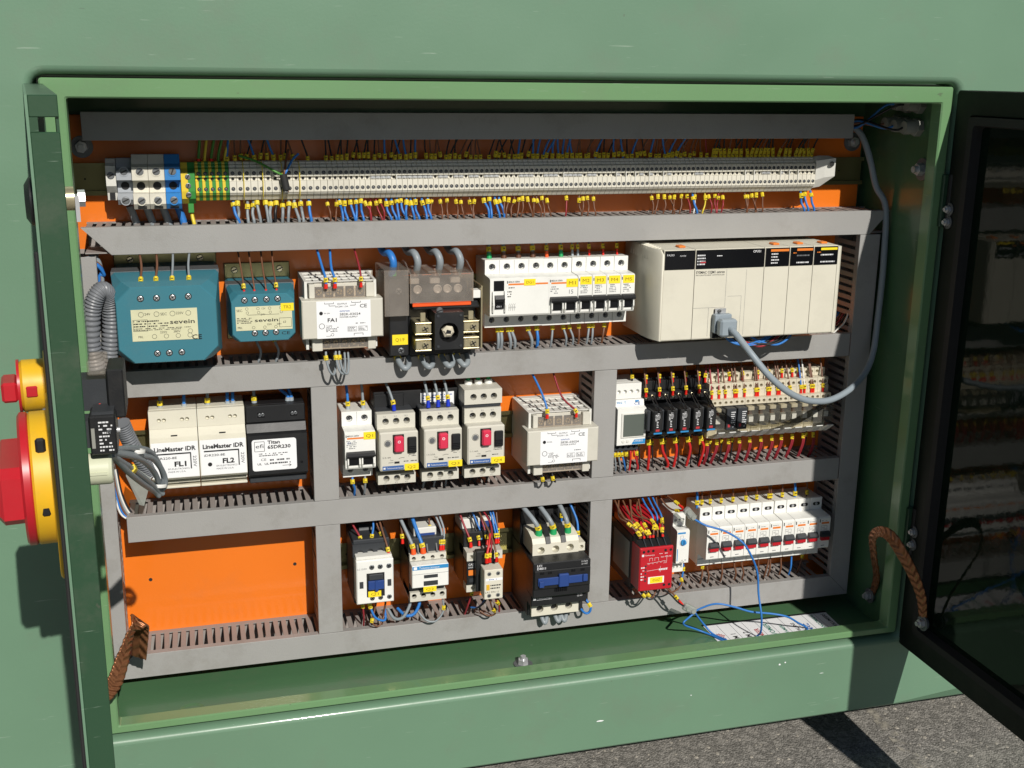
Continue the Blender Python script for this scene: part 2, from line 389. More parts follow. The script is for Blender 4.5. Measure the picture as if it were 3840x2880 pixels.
def add_text(mb, s, m, x, z, d, h, rot, bold=.03):
    me, wd = text_mesh(s, m, bold); sc = h/.7; c, q = math.cos(rot), math.sin(rot); mb.use(m)
    mb.add([(x+(v.co.x*c-v.co.z*q)*sc, d+.12, z+(v.co.x*q+v.co.z*c)*sc) for v in me.vertices], [tuple(p.vertices) for p in me.polygons])
def wire(pts, col, label, group, r=1.0, mark=(7,), fer=None, fl=5, cat='wire', chars='0123456789', ml=5.4, name='wire', n=7, m=None, stuff=False):
    path = spline(pts); o0 = Vector(pts[0]) if not stuff else Vector((0,0,0)); loc = [p-o0 for p in path]
    if stuff: SW.use(m or 'wire_'+col).tube(loc, r, 6)
    else: w = solo(name, MB().tube(loc, r, n), m or 'wire_'+col, label, cat, pts[0][0], pts[0][2], pts[0][1], group)
    L = [0]
    for a, b in zip(loc, loc[1:]): L.append(L[-1]+(b-a).length)
    def at(t):
        for i in range(1, len(L)):
            if L[i] >= t: q = (t-L[i-1])/max(L[i]-L[i-1], 1e-6); return loc[i-1].lerp(loc[i], q), (loc[i]-loc[i-1]).normalized()
        return loc[-1], (loc[-1]-loc[-2]).normalized()
    if fer:
        e, _ = at(fl)
        if stuff: SW.use(FC[fer]).cyl(loc[0], e, r*1.65, r*1.35, 8)
        else: part(w, 'ferrule', MB().cyl(loc[0], e, r*1.65, r*1.35, 8), FC[fer])
    for mk in mark or ():
        p, t = at(mk); a = p-t*ml/2; b = p+t*ml/2; ang = math.atan2(t.z, t.x); ch = rnd.choice(chars)
        tx, tz = p.x+1.0*math.cos(ang-1.57), p.z+1.0*math.sin(ang-1.57)
        if stuff: SW.use('marker').cyl(a, b, r+1.25, n=6, smooth=False); add_text(SW, ch, 'ink', tx, tz, p.y+r+1.25, 2.4, ang)
        else:
            k = part(w, 'marker', MB().cyl(a, b, r+1.25, n=6, smooth=False), 'marker')
            txt(k, ch, tx, tz, p.y+(r+1.25), 2.4, 'ink', rot=ang, bold=.03)
# ================================================================ ground and machine housing
GZ = -517
g = solo('ground', MB().add([(-20000,-20000,0),(20000,-20000,0),(20000,20000,0),(-20000,20000,0)], [(0,1,2,3)]), 'asphalt', None, None, 0, GZ, 0, kind='structure')
def stones():
    mb = MB()
    for i in range(2200):
        x = rnd.uniform(150, 1150); d = rnd.uniform(-150, 620); s = rnd.choice((.9,1.2,1.5,1.9,2.8))*rnd.uniform(.8,1.3); a = rnd.uniform(0, 6.28)
        pts = []
        for k in range(5):
            t = a+k*1.2566; q = s*rnd.uniform(.6, 1.25); pts.append((x+q*math.cos(t), d+q*math.sin(t)))
        h = s*rnd.uniform(.12, .4)
        mb.add([(p[0], p[1], -.3) for p in pts]+[(x+(p[0]-x)*.7, d+(p[1]-d)*.7, h) for p in pts], [(0,1,6,5),(1,2,7,6),(2,3,8,7),(3,4,9,8),(4,0,5,9),(5,6,7,8,9)])
    return mb
solo('gravel', stones(), 'stone', 'pale stone chips set in the dark asphalt below the machine', 'gravel', 0, GZ, 0, kind='stuff')
def worn_mat():
    m = mat('worn_line', '#aaa497', .9, var=.2, vs=80); n = m.node_tree.nodes; L = m.node_tree.links; p = n['Principled BSDF']; g = n.new('ShaderNodeNewGeometry')
    a = n.new('ShaderNodeTexNoise'); a.inputs['Scale'].default_value = 90; a.inputs['Detail'].default_value = 6; L.new(g.outputs['Position'], a.inputs['Vector'])
    r = n.new('ShaderNodeMapRange'); r.inputs[1].default_value = .5; r.inputs[2].default_value = .66; r.inputs[4].default_value = .85; L.new(a.outputs[0], r.inputs[0]); L.new(r.outputs[0], p.inputs['Alpha'])
worn_mat()
solo('worn_line', MB().add([(617,40,.6),(632,40,.6),(614,330,.6),(592,330,.6)], [(0,1,2,3)]), 'worn_line', None, None, 0, GZ, 0, kind='structure')
def rrect(x0, x1, z0, z1, r, n=5):
    o = []
    for cx, cz, a in ((x1-r, z1-r, 0), (x0+r, z1-r, 1.5708), (x0+r, z0+r, 3.1416), (x1-r, z0+r, 4.7124)):
        for k in range(n+1): t = a+1.5708*k/n; o.append((cx+r*math.cos(t), cz+r*math.sin(t)))
    return o
def at_d(poly, d): return [(x, d, z) for x, z in poly]
HO = thing('machine_housing', 'pale green painted steel machine housing around the cabinet opening', 'machine', 95, -452, 170)
def loc(mb, x, z, d):      # shift a world-space builder into a root's local space
    mb.v = [(a-x*MM, b+d*MM, c-z*MM) for a, b, c in mb.v]; return mb
def housing_front():
    X0, X1, Z0, Z1 = -404, 595, -354, 344.5; mb = MB(); loops = []
    pre = rrect(X0-8, X1+8, Z0-8, Z1+8, 20)
    cx, cz = (X0+X1)/2, (Z0+Z1)/2; big = []
    for x, z in pre:      # matching points on the outer sheet border
        if abs(x-cx)/(1650) > 1e9: pass
        big.append((x, z))
    BX0, BX1, BZ0, BZ1 = -1600, 1700, -452, 1300
    n = len(pre)//4; outer = []
    for i, (x, z) in enumerate(pre):
        q = i//n; k = i % n; m = (n-1)/2
        ex, ez = ((BX1, BZ1), (BX0, BZ1), (BX0, BZ0), (BX1, BZ0))[q]
        # first half of the corner follows one border, second half the other
        first = k < m
        if abs(k-m) < .6: outer.append((ex, ez) if abs(k-m) < .1 else ((ex, z) if (first == (q % 2 == 0)) else (x, ez)))
        else: outer.append((ex, z) if (first == (q % 2 == 0)) else (x, ez))
    mb.loft([at_d(outer, 170), at_d(pre, 170)], False)
    prof = [(0,170),(2.2,169.6),(4.4,168.4),(6.2,166.2),(7.4,163.2),(8,160),(8,138)]
    mb.loft([at_d(rrect(X0-8+o, X1+8-o, Z0-8+o, Z1+8-o, 20-o), d) for o, d in prof], False, True)
    mb.add([(BX0,170,BZ0),(BX1,170,BZ0),(BX1,168,BZ0-2.5),(BX0,168,BZ0-2.5),(BX1,130,BZ0-2.5),(BX0,130,BZ0-2.5)], [(0,1,2,3),(3,2,4,5)])
    return mb
part(HO, 'front_panel', loc(housing_front(), 95, -452, 170), 'wall_green')
mb = MB(); mb.box(-1600,-1596,-450,1300,-700,168); mb.box(1696,1700,-450,1300,-700,168); mb.box(-1596,1696,-450,1300,-704,-700); mb.box(-1596,1696,1296,1300,-700,168); mb.box(-1596,1696,-448,-444,-700,130)
part(HO, 'body', loc(mb, 95, -452, 170), 'wall_green')  # unseen enclosure behind the panel, added to block light from behind
# ================================================================ the cabinet in the opening
CA = thing('electrical_cabinet', 'green steel electrical cabinet with both doors open and orange mounting plate', 'cabinet', 95, -361, 0)
def cpart(name, mb, m, label=None): return part(CA, name, loc(mb, 95, -361, 0), m, label)
mb = MB(); prof = [((-398,591,-350,341.5),3,150),((-398,591,-350,341.5),3,163.5),((-396.5,589.5,-348.5,340),3,165),((-376.5,578.5,-342.2,324.5),2,165),((-375,577,-341,323),2,163.5),((-375,577,-341,323),2,146),((-377,579,-343,325),2,146),((-377,579,-343,325),2,150)]
mb.loft([at_d(rrect(*r, q, 3), d) for r, q, d in prof], False)
cpart('frame', mb, 'frame_green')
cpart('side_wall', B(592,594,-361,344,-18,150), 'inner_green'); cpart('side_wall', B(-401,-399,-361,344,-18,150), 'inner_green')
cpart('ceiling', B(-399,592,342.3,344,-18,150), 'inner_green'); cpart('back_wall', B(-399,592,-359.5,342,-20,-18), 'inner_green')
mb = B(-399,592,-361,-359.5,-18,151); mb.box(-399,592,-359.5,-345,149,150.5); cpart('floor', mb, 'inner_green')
cpart('mounting_plate', B(-392,580,-346,302,-3,0,c=.8), 'orange', 'orange painted mounting plate behind the devices')
for x, z in ((-339,-245),(-167,-243)): cpart('plate_hole', MB().cyl((x,-2,z),(x,.15,z),2.2), 'rubber_and_hole_shade')  # flat dark discs carry the shade of the holes
def nut(mb, p, ax, r, m='steel'):
    mb.use('steel_dull'); mb.lathe(p, ax, [(0,.2),(r*1.7,.2),(r*1.7,1.4),(0,1.4)], 18)
    mb.use(m); a = Vector(p); t = Vector(ax).normalized()
    mb.cyl(tuple(a+t*1.2), tuple(a+t*(r*.9+1.2)), r, r*.94, 6, True, False); mb.cyl(tuple(a+t*1.2), tuple(a+t*(r*1.7)), r*.5, n=10); return mb
for p, a, r in (((-376.7,0,268),(0,1,0),7),((565.3,0,270),(0,1,0),7),((99,110,-359.5),(0,0,1),7),((592,119,244),(-1,0,0),8),((592,150,-219),(-1,0,0),7)): cpart('bolt', nut(MB(), p, a, r), 'steel')
mb = MB().lathe((-298.5,120,-359.5),(0,0,1),[(0,.3),(11,.3),(15,1.6),(16,.3),(16.5,0)],24); cpart('floor_boss', mb, 'inner_green')
for zc in (211, -206): # hinges on the right
    mb = MB(); mb.use('door_green'); mb.box(586.5,596,zc-30,zc+31,165.2,171,c=1); mb.use('black'); mb.cyl((596,172,zc-31),(596,172,zc+31),4.2,n=12)
    cpart('hinge', mb, 'door_green')
# cable glands high on the right wall
for x, d, z in ((592,62,296),(592,82,294),(592,104,293),(592,80,320),(592,104,320)):
    mb = MB(); mb.cyl((592,d,z),(584,d,z),11,n=6,smooth=False); mb.cyl((584,d,z),(570,d,z),8.5,7.5,12); cpart('cable_gland', mb, 'label_grey')
# right door, wide open at a right angle
def door(x, d, ang, lab):
    o = bpy.data.objects.new('door', None); COL.objects.link(o); o.parent = CA; o['label'] = lab
    o.location = ((x-95)*MM, -d*MM, 361*MM); o.rotation_euler = (0, 0, ang); return o
RD = door(594, 168, -math.pi/2, 'right cabinet door with dark glossy inner face')
part(RD, 'outer_skin', B(0,495,-364,338,-19,-17.5), 'door_green')
mb = MB(); rings = [((0,495,-364,338),-17.5),((0,495,-364,338),-1),((1,494,-363,337),0),((27,468,-337,311),0),((27,468,-337,311),-9)]
mb.loft([at_d(rrect(*r, 4, 3), d) for r, d in rings], False); part(RD, 'flange', mb, 'door_flange')
mb = MB(); rings = [((28,467,-336,310),-9),((29,466,-335,309),3),((38,457,-326,300),3),((40,455,-324,298),-9)]
mb.loft([at_d(rrect(*r, 5, 3), d) for r, d in rings], False); part(RD, 'gasket', mb, 'rubber_and_hole_shade')
part(RD, 'inner_panel', B(28,467,-336,310,-11,-9), 'door_inner')
for z in (202,187,-205,-222): part(RD, 'bolt', nut(MB(), (8.5,0,z), (0,1,0), 4.6), 'steel')
# left door, opened towards the viewer, seen on its edge
LA = math.atan2(-490, 57); EX, ED = .1155, .9933
LD = door(-411, 170, LA, 'left cabinet door seen edge-on with main switches on its outside')
part(LD, 'outer_skin', B(0,493,-364,336,-1.5,0), 'wall_green')
mb = MB(); mb.box(491.2,493,-364,316,-17,-1.5,c=.5); mb.box(491.2,493,324,336,-17,-1.5,c=.5); mb.box(491.2,493,316,324,-6,-1.5)
mb.box(0,491,334.2,336,-17,-1.5); mb.box(0,491,-364,-362.2,-17,-1.5); mb.box(0,1.8,-362,334,-17,-1.5)
mb.box(470,491,-362,334,-17,-15.4); part(LD, 'flange', mb, 'door_green')
part(LD, 'edge_seal', B(490.6,494,-300,250,.05,2.4,c=.8), 'rubber_and_hole_shade')
mb = MB(); mb.use('black').lathe((432,0,272),(0,1,0),[(15,0),(14.5,2),(10,4.8),(0,5)],20); part(LD, 'lock', mb, 'black')
mb = MB(); mb.use('brass').cyl((470,-15,277),(470,-22,277),7,n=16); mb.use('steel').cyl((470,-24,277),(470,-28,277),5,n=6,smooth=False); mb.box(464,476,264,279,-24.5,-22.2); part(LD, 'lock_cam', mb, 'steel')
def door_root(name, label, cat, u, z, out=0):
    x = -411+EX*u-ED*out; d = 170+ED*u+EX*out
    o = thing(name, label, cat, x, z, d); o.rotation_euler = (0, 0, LA); return o
# big yellow/red main switch
t = door_root('main_switch', 'large yellow and red rotary main switch on the outside of left door', 'switch', 319, 59)
mb = MB(); mb.prism(rrect(-56,56,-62,52,10), .2, 5, 1.5); part(t, 'base_plate', mb, 'yellow')
mb = MB(); mb.lathe((0,5,0),(0,1,0),[(49,0),(49,11.5),(47.5,13),(0,13)],48); part(t, 'drum', mb, 'yellow')
for x0, z0 in ((44,-14),(44,30)):
    mb = MB(); mb.use('black').box(x0-(9 if z0 > 0 else 0),x0+4.4-(9 if z0 > 0 else 0),z0,z0+11,7,14,c=1.6); part(t, 'padlock_slot', mb)
mb = MB(); mb.lathe((0,18,0),(0,1,0),[(0,0),(48,0),(49,1),(49,5.5),(46.5,7.2),(0,7.2)],48); part(t, 'dial', mb, 'red')
mb = MB(); mb.prism([(-44,-15),(-36,-21),(36,-21),(44,-15),(44,15),(36,21),(-36,21),(-44,15)], 25.2, 42, 4); part(t, 'handle', mb, 'red')
t = door_root('door_switch', 'small yellow and red rotary switch above the main switch on left door', 'switch', 232, 107)
mb = MB(); mb.prism(rrect(-24,24,-24,24,6), .2, 4, 1); part(t, 'base_plate', mb, 'yellow')
mb = MB(); mb.lathe((0,4,0),(0,1,0),[(21,0),(21,16),(19,18),(0,18)],28); part(t, 'drum', mb, 'yellow')
mb = MB(); mb.lathe((0,22,0),(0,1,0),[(0,0),(21.5,0),(21.5,2),(0,2.2)],28); part(t, 'dial', mb, 'red')
part(t, 'handle', B(-16,16,-9,7,24,36,c=2), 'red')
part(t, 'padlock_slot', B(17,21.5,-5,5,9,19,c=1.6), 'red'); part(t, 'locking_tab', B(18,22.5,-22,-14,1,8,c=.8), 'steel_dull')
# switch bodies behind the left door
t = thing('contact_block', 'black contact block with white print behind the left door', 'switch', -343, 113, 560)
mb = MB(); mb.box(0,17,-13,14,-12,14,c=1); part(t, 'body', mb, 'black'); part(t, 'mount', B(-7.5,-.1,-9,10,-9,9), 'charcoal'); mb = MB(); mb.box(2,16,14,16,-10,10); part(t, 'terminal_edge', mb, 'charcoal')
mb = MB(); micro(mb, 6, 15.5, -11, 11, 14, 9, 'ink_white', .7); mb.use('label_grey').quad(1.2,3.4,-8,6,14.15); part(t, 'print', mb); part(t, 'screw', MB().screw(12.5,3.4,14,1.3), 'steel')
part(t, 'button', MB().cyl((17,4,1),(19,4,1),2), 'steel')
t = thing('switch_body', 'black switch body with clear terminal cover below the corrugated conduit', 'switch', -345, 142, 540)
part(t, 'body', B(14,25,-22,12,-20,16,c=1), 'black'); part(t, 'mount', B(-7,13.8,-18,4,-14,8), 'charcoal'); part(t, 'terminal_cover', B(2,14,8,18,-16,14,c=1), 'clear_cover')
t = thing('shaft_coupling', 'pale cream cylinder behind the left door edge', 'coupling', -345, 86, 560)
mb = MB(); mb.lathe((0,0,0),(1,0,0),[(0,-5),(11,-5),(11,12),(10,14),(8,14.2),(0,14.2)],20); part(t, 'sleeve', mb, 'cream_cap'); part(t, 'rib', B(0,11,-1,1,10.6,11.6), 'cream_cap')
# ================================================================ wiring ducts
FM = {}
def fingers(t, n, horiz, side, off0, pitch, z_or_x):
    if horiz not in FM:
        if horiz: FM[horiz] = B(0,6,-1.3,0,8.2,58,c=.35).mesh('finger', 'duct_side')
        else: FM[horiz] = B(-.65,.65,0,6,8.2,58,c=.35).mesh('finger', 'duct_side')
    for i in range(n):
        o = part(t, 'finger', FM[horiz])
        j = rnd.uniform(-.35, .35)
        o.location = ((off0+i*pitch+j)*MM, 0, z_or_x*MM) if horiz else (z_or_x*MM, 0, (off0+i*pitch+j)*MM)
        o.rotation_euler = (rnd.uniform(-.006,.006), 0, rnd.uniform(-.02,.02))
def hduct(label, x0, x1, z0, z1, cover, skip=()):
    t = thing('wire_duct', label, 'duct', x0, z0); w = x1-x0; h = z1-z0
    mb = MB(); mb.prism([(x-x0, z-z0) for x, z in cover], 60.5, 62, .4)
    ys = [p for p in cover if p[1] == z1]; yb = [p for p in cover if p[1] == z0]
    a, b = min(p[0] for p in ys)-x0, max(p[0] for p in ys)-x0; mb.box(a, b, h-1.1, h-.02, 53, 60.4)
    a, b = min(p[0] for p in yb)-x0, max(p[0] for p in yb)-x0; mb.box(a, b, .02, 1.1, 53, 60.4); part(t, 'cover', mb, 'duct')
    mb = MB(); mb.box(1.3,w-1.3,1.3,h-1.3,.2,1.6); mb.box(1.3,w-1.3,1.3,2.6,1.6,58); mb.box(1.3,w-1.3,h-2.6,h-1.3,1.6,8); part(t, 'trough', mb, 'duct_side')
    fingers(t, int((w-4)/10), True, 1, 2.5, 10, h-1.3); return t
def vduct(label, x0, x1, z0, z1, side, cover=None):
    t = thing('wire_duct', label, 'duct', x0, z0); w = x1-x0; h = z1-z0
    cover = cover or [(x0,z0),(x1,z0),(x1,z1),(x0,z1)]
    mb = MB(); mb.prism([(x-x0, z-z0) for x, z in cover], 60.5, 62, .4); mb.box(.02,1.1,0,h-.1,53,60.4); mb.box(w-1.1,w-.02,0,h-.1,53,60.4); part(t, 'cover', mb, 'duct')
    sx = 1.95 if side < 0 else w-1.95; ox = w-2.6 if side < 0 else 1.3
    mb = MB(); mb.box(1.3,w-1.3,0,h,.2,1.6); mb.box(ox,ox+1.3,0,h,1.6,58); mb.box(sx-.65,sx+.65,0,h,1.6,8); part(t, 'trough', mb, 'duct_side')
    fingers(t, int(h/10), False, side, 2, 10, sx); return t
def R4(x0, x1, z0, z1): return [(x0,z0),(x1,z0),(x1,z1),(x0,z1)]
hduct('grey wiring duct in shade above the terminal row', -371, 528, 278, 307, R4(-371,528,278,307))
hduct('grey slotted duct between the terminal row and the transformers', -379, 590, 158.3, 188, [(-351,158.3),(564,158.3),(591,188),(-380,188)])
hduct('grey slotted duct below the teal transformers and the controller', -352, 549.5, 0, 30, R4(-352,549.5,0,30))
hduct('grey slotted duct above the empty orange bay and the contactors', -357, 549.5, -170.4, -139.8, R4(-357,549.5,-170.4,-139.8))
hduct('grey slotted duct lowest along the cabinet floor', -390, 551, -341, -311.5, [(-390,-341),(580.5,-341),(551,-311.5),(-362,-311.5)])
vduct('short grey vertical duct right of the black surge filter', -146, -117, -139.4, -.4, -1)
vduct('short grey vertical duct right of the empty orange bay', -146, -117, -311, -170.8, -1)
vduct('short grey vertical duct between a power supply and the meter', 199, 228, -139.4, -.4, -1)
vduct('short grey vertical duct left of the red safety relay', 199, 228, -311, -170.8, -1)
vduct('tall grey vertical duct along the right cabinet wall', 551, 580, -311, 158, -1, [(551,-311),(580,-340),(580,158),(551,158)])
vduct('tall grey vertical duct along the left cabinet wall', -397, -367, -310, 157, 1)
# ================================================================ DIN rails
def rail(x0, x1, z, label):
    t = thing('din_rail', label, 'rail', x0, z); w = x1-x0; mb = MB()
    mb.xprism([(.2,-12.5),(1.3,-12.5),(1.3,12.5),(.2,12.5)], 0, w)
    for s in (-1, 1):
        mb.box(0, w, min(s*12.5, s*13.5), max(s*12.5, s*13.5), .2, 7.5); mb.box(0, w, min(s*13.5, s*17.5), max(s*13.5, s*17.5), 6.4, 7.5)
    part(t, 'profile', mb, 'zinc')
    for i in range(int(w/25)): part(t, 'slot', MB().cyl((12+i*25,1.2,0),(12+i*25,1.42,0),1.1,n=8), 'rubber_and_hole_shade') if i < 4 or i > int(w/25)-4 else None
rail(-388, 581, 233.5, 'yellow zinc rail carrying the long terminal row')
rail(-62, 548, 98, 'zinc rail behind the breakers and the controller')
rail(-352, -148, -72, 'zinc rail behind the two white line filters'); rail(-115, 197, -78, 'zinc rail behind the motor breakers')
rail(230, 549, -66, 'zinc rail behind the meter and relays'); rail(-115, 197, -236, 'zinc rail behind the contactors'); rail(230, 549, -240, 'zinc rail behind the white isolator row')

# paint chips on the housing below the opening
for x, z, w_, h_ in ((176,-416,10,1.6),(420,-372,3,2),(428,-370,2.4,1.6),(300,-398,1.6,1.2),(480,-392,6,.5),(-180,560,4,2),(330,520,1.6,3)):
    part(HO, 'paint_chip', loc(MB().prism([(x,z),(x+w_*.7,z-h_*.3),(x+w_,z+h_*.4),(x+w_*.5,z+h_),(x+w_*.1,z+h_*.7)],170.02,170.15), 95, -452, 170), 'label_white')
# ================================================================ row 1: the long terminal row (rail at z 233.5)
def big_terminal(x, w, z0, z1, m, lab, d=55, ring=True):
    t = thing('terminal_block', lab, 'terminal', x, 229); h0, h1 = z0-229, z1-229; mb = MB()
    mb.xprism([(6,h0+6),(d-16,h0),(d-6,h0),(d,h0+6),(d,-7),(d-13,-6.5),(d-13,6.5),(d,7),(d,h1-4),(d-8,h1-1.5),(d-14,h1+8),(d-24,h1+8),(6,h1-2)], .15, w-.15); part(t, 'body', mb, m)
    part(t, 'wire_hole', MB().cyl((w/2,d-13.5,0),(w/2,d-12.8,0),4.4,n=14), 'rubber_and_hole_shade')
    for zc in (16, -14.5):
        mb = MB(); mb.use(m).lathe((w/2,d,zc),(0,1,0),[(5.2,0),(5.2,.5),(4.3,.5),(4.2,-.3)],16); mb.screw(w/2, zc, d-.25, 4.1, .5, rnd.uniform(.2,1.4)); part(t, 'screw', mb)
    mb = MB(); mb.use('black'); mb.box(w*.25,w*.8,h0+2.2,h0+3.6,d-5,d-2.2); mb.box(w*.25,w*.8,h0+.6,h0+1.6,d-7,d-4); part(t, 'grip', mb)
    return t
def end_stop(x, lab, flip=False):
    t = thing('end_stop', lab, 'end stop', x, 233.5); mb = MB()
    mb.xprism([(6,-14),(26,-20),(34,-20),(36,-12),(45,-4),(45,17),(38,20),(34,24),(24,24),(6,17)], .2, 10.3); part(t, 'body', mb, 'white2')
    part(t, 'screw', MB().screw(5.2,7,45,3.9,.6,.5), 'steel'); part(t, 'clamp', B(2.5,8,-19,-11,33,36.5), 'black'); return t
end_stop(-352, 'white end stop beside the grey terminal')
big_terminal(-341.2, 16, 209.5, 250, 'term_grey', 'grey double-screw terminal beside the white end stop', 50)
big_terminal(-325.2, 16.6, 205, 254, 'term', 'large cream terminal next to the grey terminal')
big_terminal(-308.5, 16.6, 205, 254, 'term', 'large cream terminal next to the blue terminal')
big_terminal(-291.8, 16.2, 205, 254, 'term_blue', 'large blue terminal next to the yellow and green earth terminal')
t = thing('terminal_block', 'wide yellow and green earth terminal beside the blue terminal', 'terminal', -275.4, 229); prof = [(6,-17),(38,-20),(46,-14),(48,-6),(48,14),(40,18),(36,24),(26,24),(6,18)]
part(t, 'yellow_half', MB().xprism(prof, .1, 7.2), 'term_yellow'); part(t, 'green_half', MB().xprism(prof, 7.25, 14.6), 'term_green')
for z in (9.5, 0, -9.5): part(t, 'screw', MB().screw(7.3, z, 48, 3, .6, rnd.uniform(0,1.5)), 'steel')
part(t, 'rail_foot', B(6,12,-30,-20,28,40,c=.5), 'term_green')
NP = [(6,-19),(28,-22.8),(36,-21.5),(38.5,-18.6),(39.5,-17.8),(43,-15.2),(43.6,-14.2),(45,-12.8),(45,-.6),(40,-.2),(40,3.6),(43,4),(43,12.6),(39,14.2),(38.6,16.2),(36,17.4),(35.6,19.2),(32,20.4),(31,20.4),(6,17)]
def narrow(x, w, m, m2, lab, grp, zc=233.5):
    t = thing('terminal_block', lab, 'terminal', x, zc, 0, grp)
    if m2: part(t, 'yellow_half', MB().xprism(NP, .08, w*.45), m); part(t, 'green_half', MB().xprism(NP, w*.45+.03, w-.12), m2)
    else: part(t, 'body', MB().xprism(NP, .08, w-.32), m)
    r = min(1.95, w*.31)
    for z, d in ((7.9,43),(-8.8,45)):
        mb = MB(); mb.use('black').lathe((w/2,d,z),(0,1,0),[(r+.25,.0),(r+.2,.18),(r-.1,.18),(r-.15,-.05)],10); mb.use('black').cyl((w/2,d-.2,z),(w/2,d+.06,z),r+.1,n=10); mb.screw(w/2, z-.25, d-.15, r*.72, .35, .7); part(t, 'screw', mb)  # black ring and disc paint the shade of a recess around the screw
    part(t, 'test_hole', MB().cyl((w/2,39.5,1.7),(w/2,40.1,1.7),r*.9,n=9), 'rubber_and_hole_shade')  # dark disc paints the shade inside the hole
    return t
p = narrow(-260.3, 7.1, 'term_yellow', 'term_green', 'narrow yellow and green striped earth terminal', 'striped earth terminals')
for i in range(1, 5): dup(p, None, -260.3+i*7.1, 233.5)
p = narrow(-224.5, 7.6, 'term', None, 'wider white terminal near the striped earth terminals', 'wider white terminals near the earth terminals')
for i in range(1, 14): dup(p, None, -224.5+i*7.6, 233.5)
p0 = narrow(-118, 6.0, 'term', None, 'narrow white terminal in the long terminal row', 'narrow white terminals in the long row')
pj = narrow(-112, 6.0, 'term', None, 'narrow white terminal carrying a bright jumper screw in the long row', 'narrow white terminals with jumper screws')
mb = MB(); mb.use('steel').box(.2,5.8,.3,3.2,40.1,41.2,c=.3); mb.lathe((3,41.2,1.8),(0,1,0),[(1.5,0),(1.4,.9),(0,1)],9); part(pj, 'jumper', mb)
ps = narrow(-106, 6.0, 'term', None, 'narrow white terminal with a pale divider fin in the long row', 'narrow white terminals with divider fins')
part(ps, 'divider', MB().xprism([(40.1,5.6),(46.2,5.6),(46.2,-6.5),(45.1,-6.5),(45.1,-.5),(40.1,-.1)], 4.9, 5.9), 'white2')
jj = set(list(range(8,13))+list(range(13,20))+[21,22,24,25,27,28,30,31,32,37,38,39,42,43,44,46,47,48,49,51,52,57,58,62,64,66,68,74,75,84,86,89,90,93])
ss = {12, 45, 56, 58, 60, 63, 66, 84, 86, 92, 94, 96}
used = set()
for i in range(101):
    src = ps if i in ss else pj if i in jj else p0
    if id(src) not in used: used.add(id(src)); src.location.x = (-118+i*6.02)*MM
    else: dup(src, None, -118+i*6.02, 233.5)
t = thing('end_stop', 'large white angled end clamp closing the right end of the terminal row', 'end stop', 490.5, 233.5); mb = MB()
mb.loft([[(0,6,-16),(0,38,-18),(0,44,-8),(0,44,16),(0,34,20),(0,6,18)],[(8,6,-16),(8,42,-16),(9,50,-4),(9,50,18),(8,36,22),(8,6,18)],[(19,6,-8),(19,44,-8),(20,56,-2),(20,56,20),(19,40,22),(19,6,16)]]); part(t, 'body', mb, 'white2')
mb = MB(); mb.use('rubber_and_hole_shade').cyl((15,56,13),(15,56.4,13),3.2,n=14); part(t, 'screw_hole', mb)
# thin yellow retaining cords across the wider terminals
for x in (-209.5, -189, -168, -149):
    solo('retaining_cord', MB().tube(spline([(0,24,21),(0,44,17),(.3,47,0),(0,45.5,-16),(0,30,-26)],4), .55, 6), 'wire_y', 'thin yellow cord looped over the wider white terminals', 'cord', x, 233.5, 0, 'yellow cords over the terminals')
# ================================================================ row 2
def octa(x0, x1, z0, z1, c, d): return [(x0+c,d,z0),(x1-c,d,z0),(x1,d,z0+c),(x1,d,z1-c),(x1-c,d,z1),(x0+c,d,z1),(x0,d,z1-c),(x0,d,z0+c)]
def transformer(lab, x0, x1, z0, z1, D, c, back, lx, scr_t, scr_b, braket):
    cx, cz = (x0+x1)/2, (z0+z1)/2; t = thing('transformer', lab, 'transformer', cx, cz); w, h = (x1-x0)/2, (z1-z0)/2
    mb = MB(); b = back; mb.loft([octa(-w-b,w+b,-h-b*.2,h+b*1.6,3,4), octa(-w-b,w+b,-h-b*.2,h+b*1.6,3,D*.6), octa(-w-b*.4,w+b*.4,-h,h+b*.7,c*.55,D*.86), octa(-w,w,-h,h,c,D-1), octa(-w+.8,w-.8,-h+.8,h-.8,c,D)]); part(t, 'casing', mb, 'teal')
    part(t, 'core_plate', B(-w-b-.5,w+b+.5,h+b*1.6-4,h+b*1.6+.5,D*.3,D*.55), 'steel_dull')
    for s, dz in ((1, braket[0]), (-1, braket[1])):
        if dz: part(t, 'bracket', B(-w-b,w+b,min(s*(h),s*(h+dz)),max(s*h,s*(h+dz)),.4,3.2,c=.8), 'zinc')
    for x in (-w*.75, w*.75): mb = MB(); mb.screw(x, h+braket[0]-8, 3.2, 4, 1.4, .4, m='brass'); part(t, 'bracket_screw', mb)
    for x, z in scr_t+scr_b:
        mb = MB(); mb.use('rubber_and_hole_shade').lathe((x,D,z),(0,1,0),[(3.6,0),(3.5,.3),(2.7,.3),(2.6,.05)],14); mb.screw(x, z, D-.1, 2.6, .5, rnd.uniform(0,1.5), True, 'steel'); part(t, 'terminal_screw', mb)  # dark ring paints the shade of a recess round each screw
    return t, w, h
t, w, h = transformer('large teal transformer with cream rating plate beside the corrugated conduit', -348, -247, 51, 132, 115, 15, 5, 0, [(-25.4,28.6),(-9.4,28.6),(6.6,28.8),(22.5,29.2)], [(-12.2,-30.4),(-.2,-30.4),(12.5,-30.3)], (20, 0))
l = part(t, 'rating_plate', B(-36,30.5,-16.5,17,115,115.5), 'label_cream'); mb = MB(); mb.use('ink')
for x in (-26,-10.5,5.5,21.5): ring_line(mb, x, 11.8, 2.6, 115.5)
for x in (-14,-2,10,22): ring_line(mb, x, -12, 2.3, 115.5)
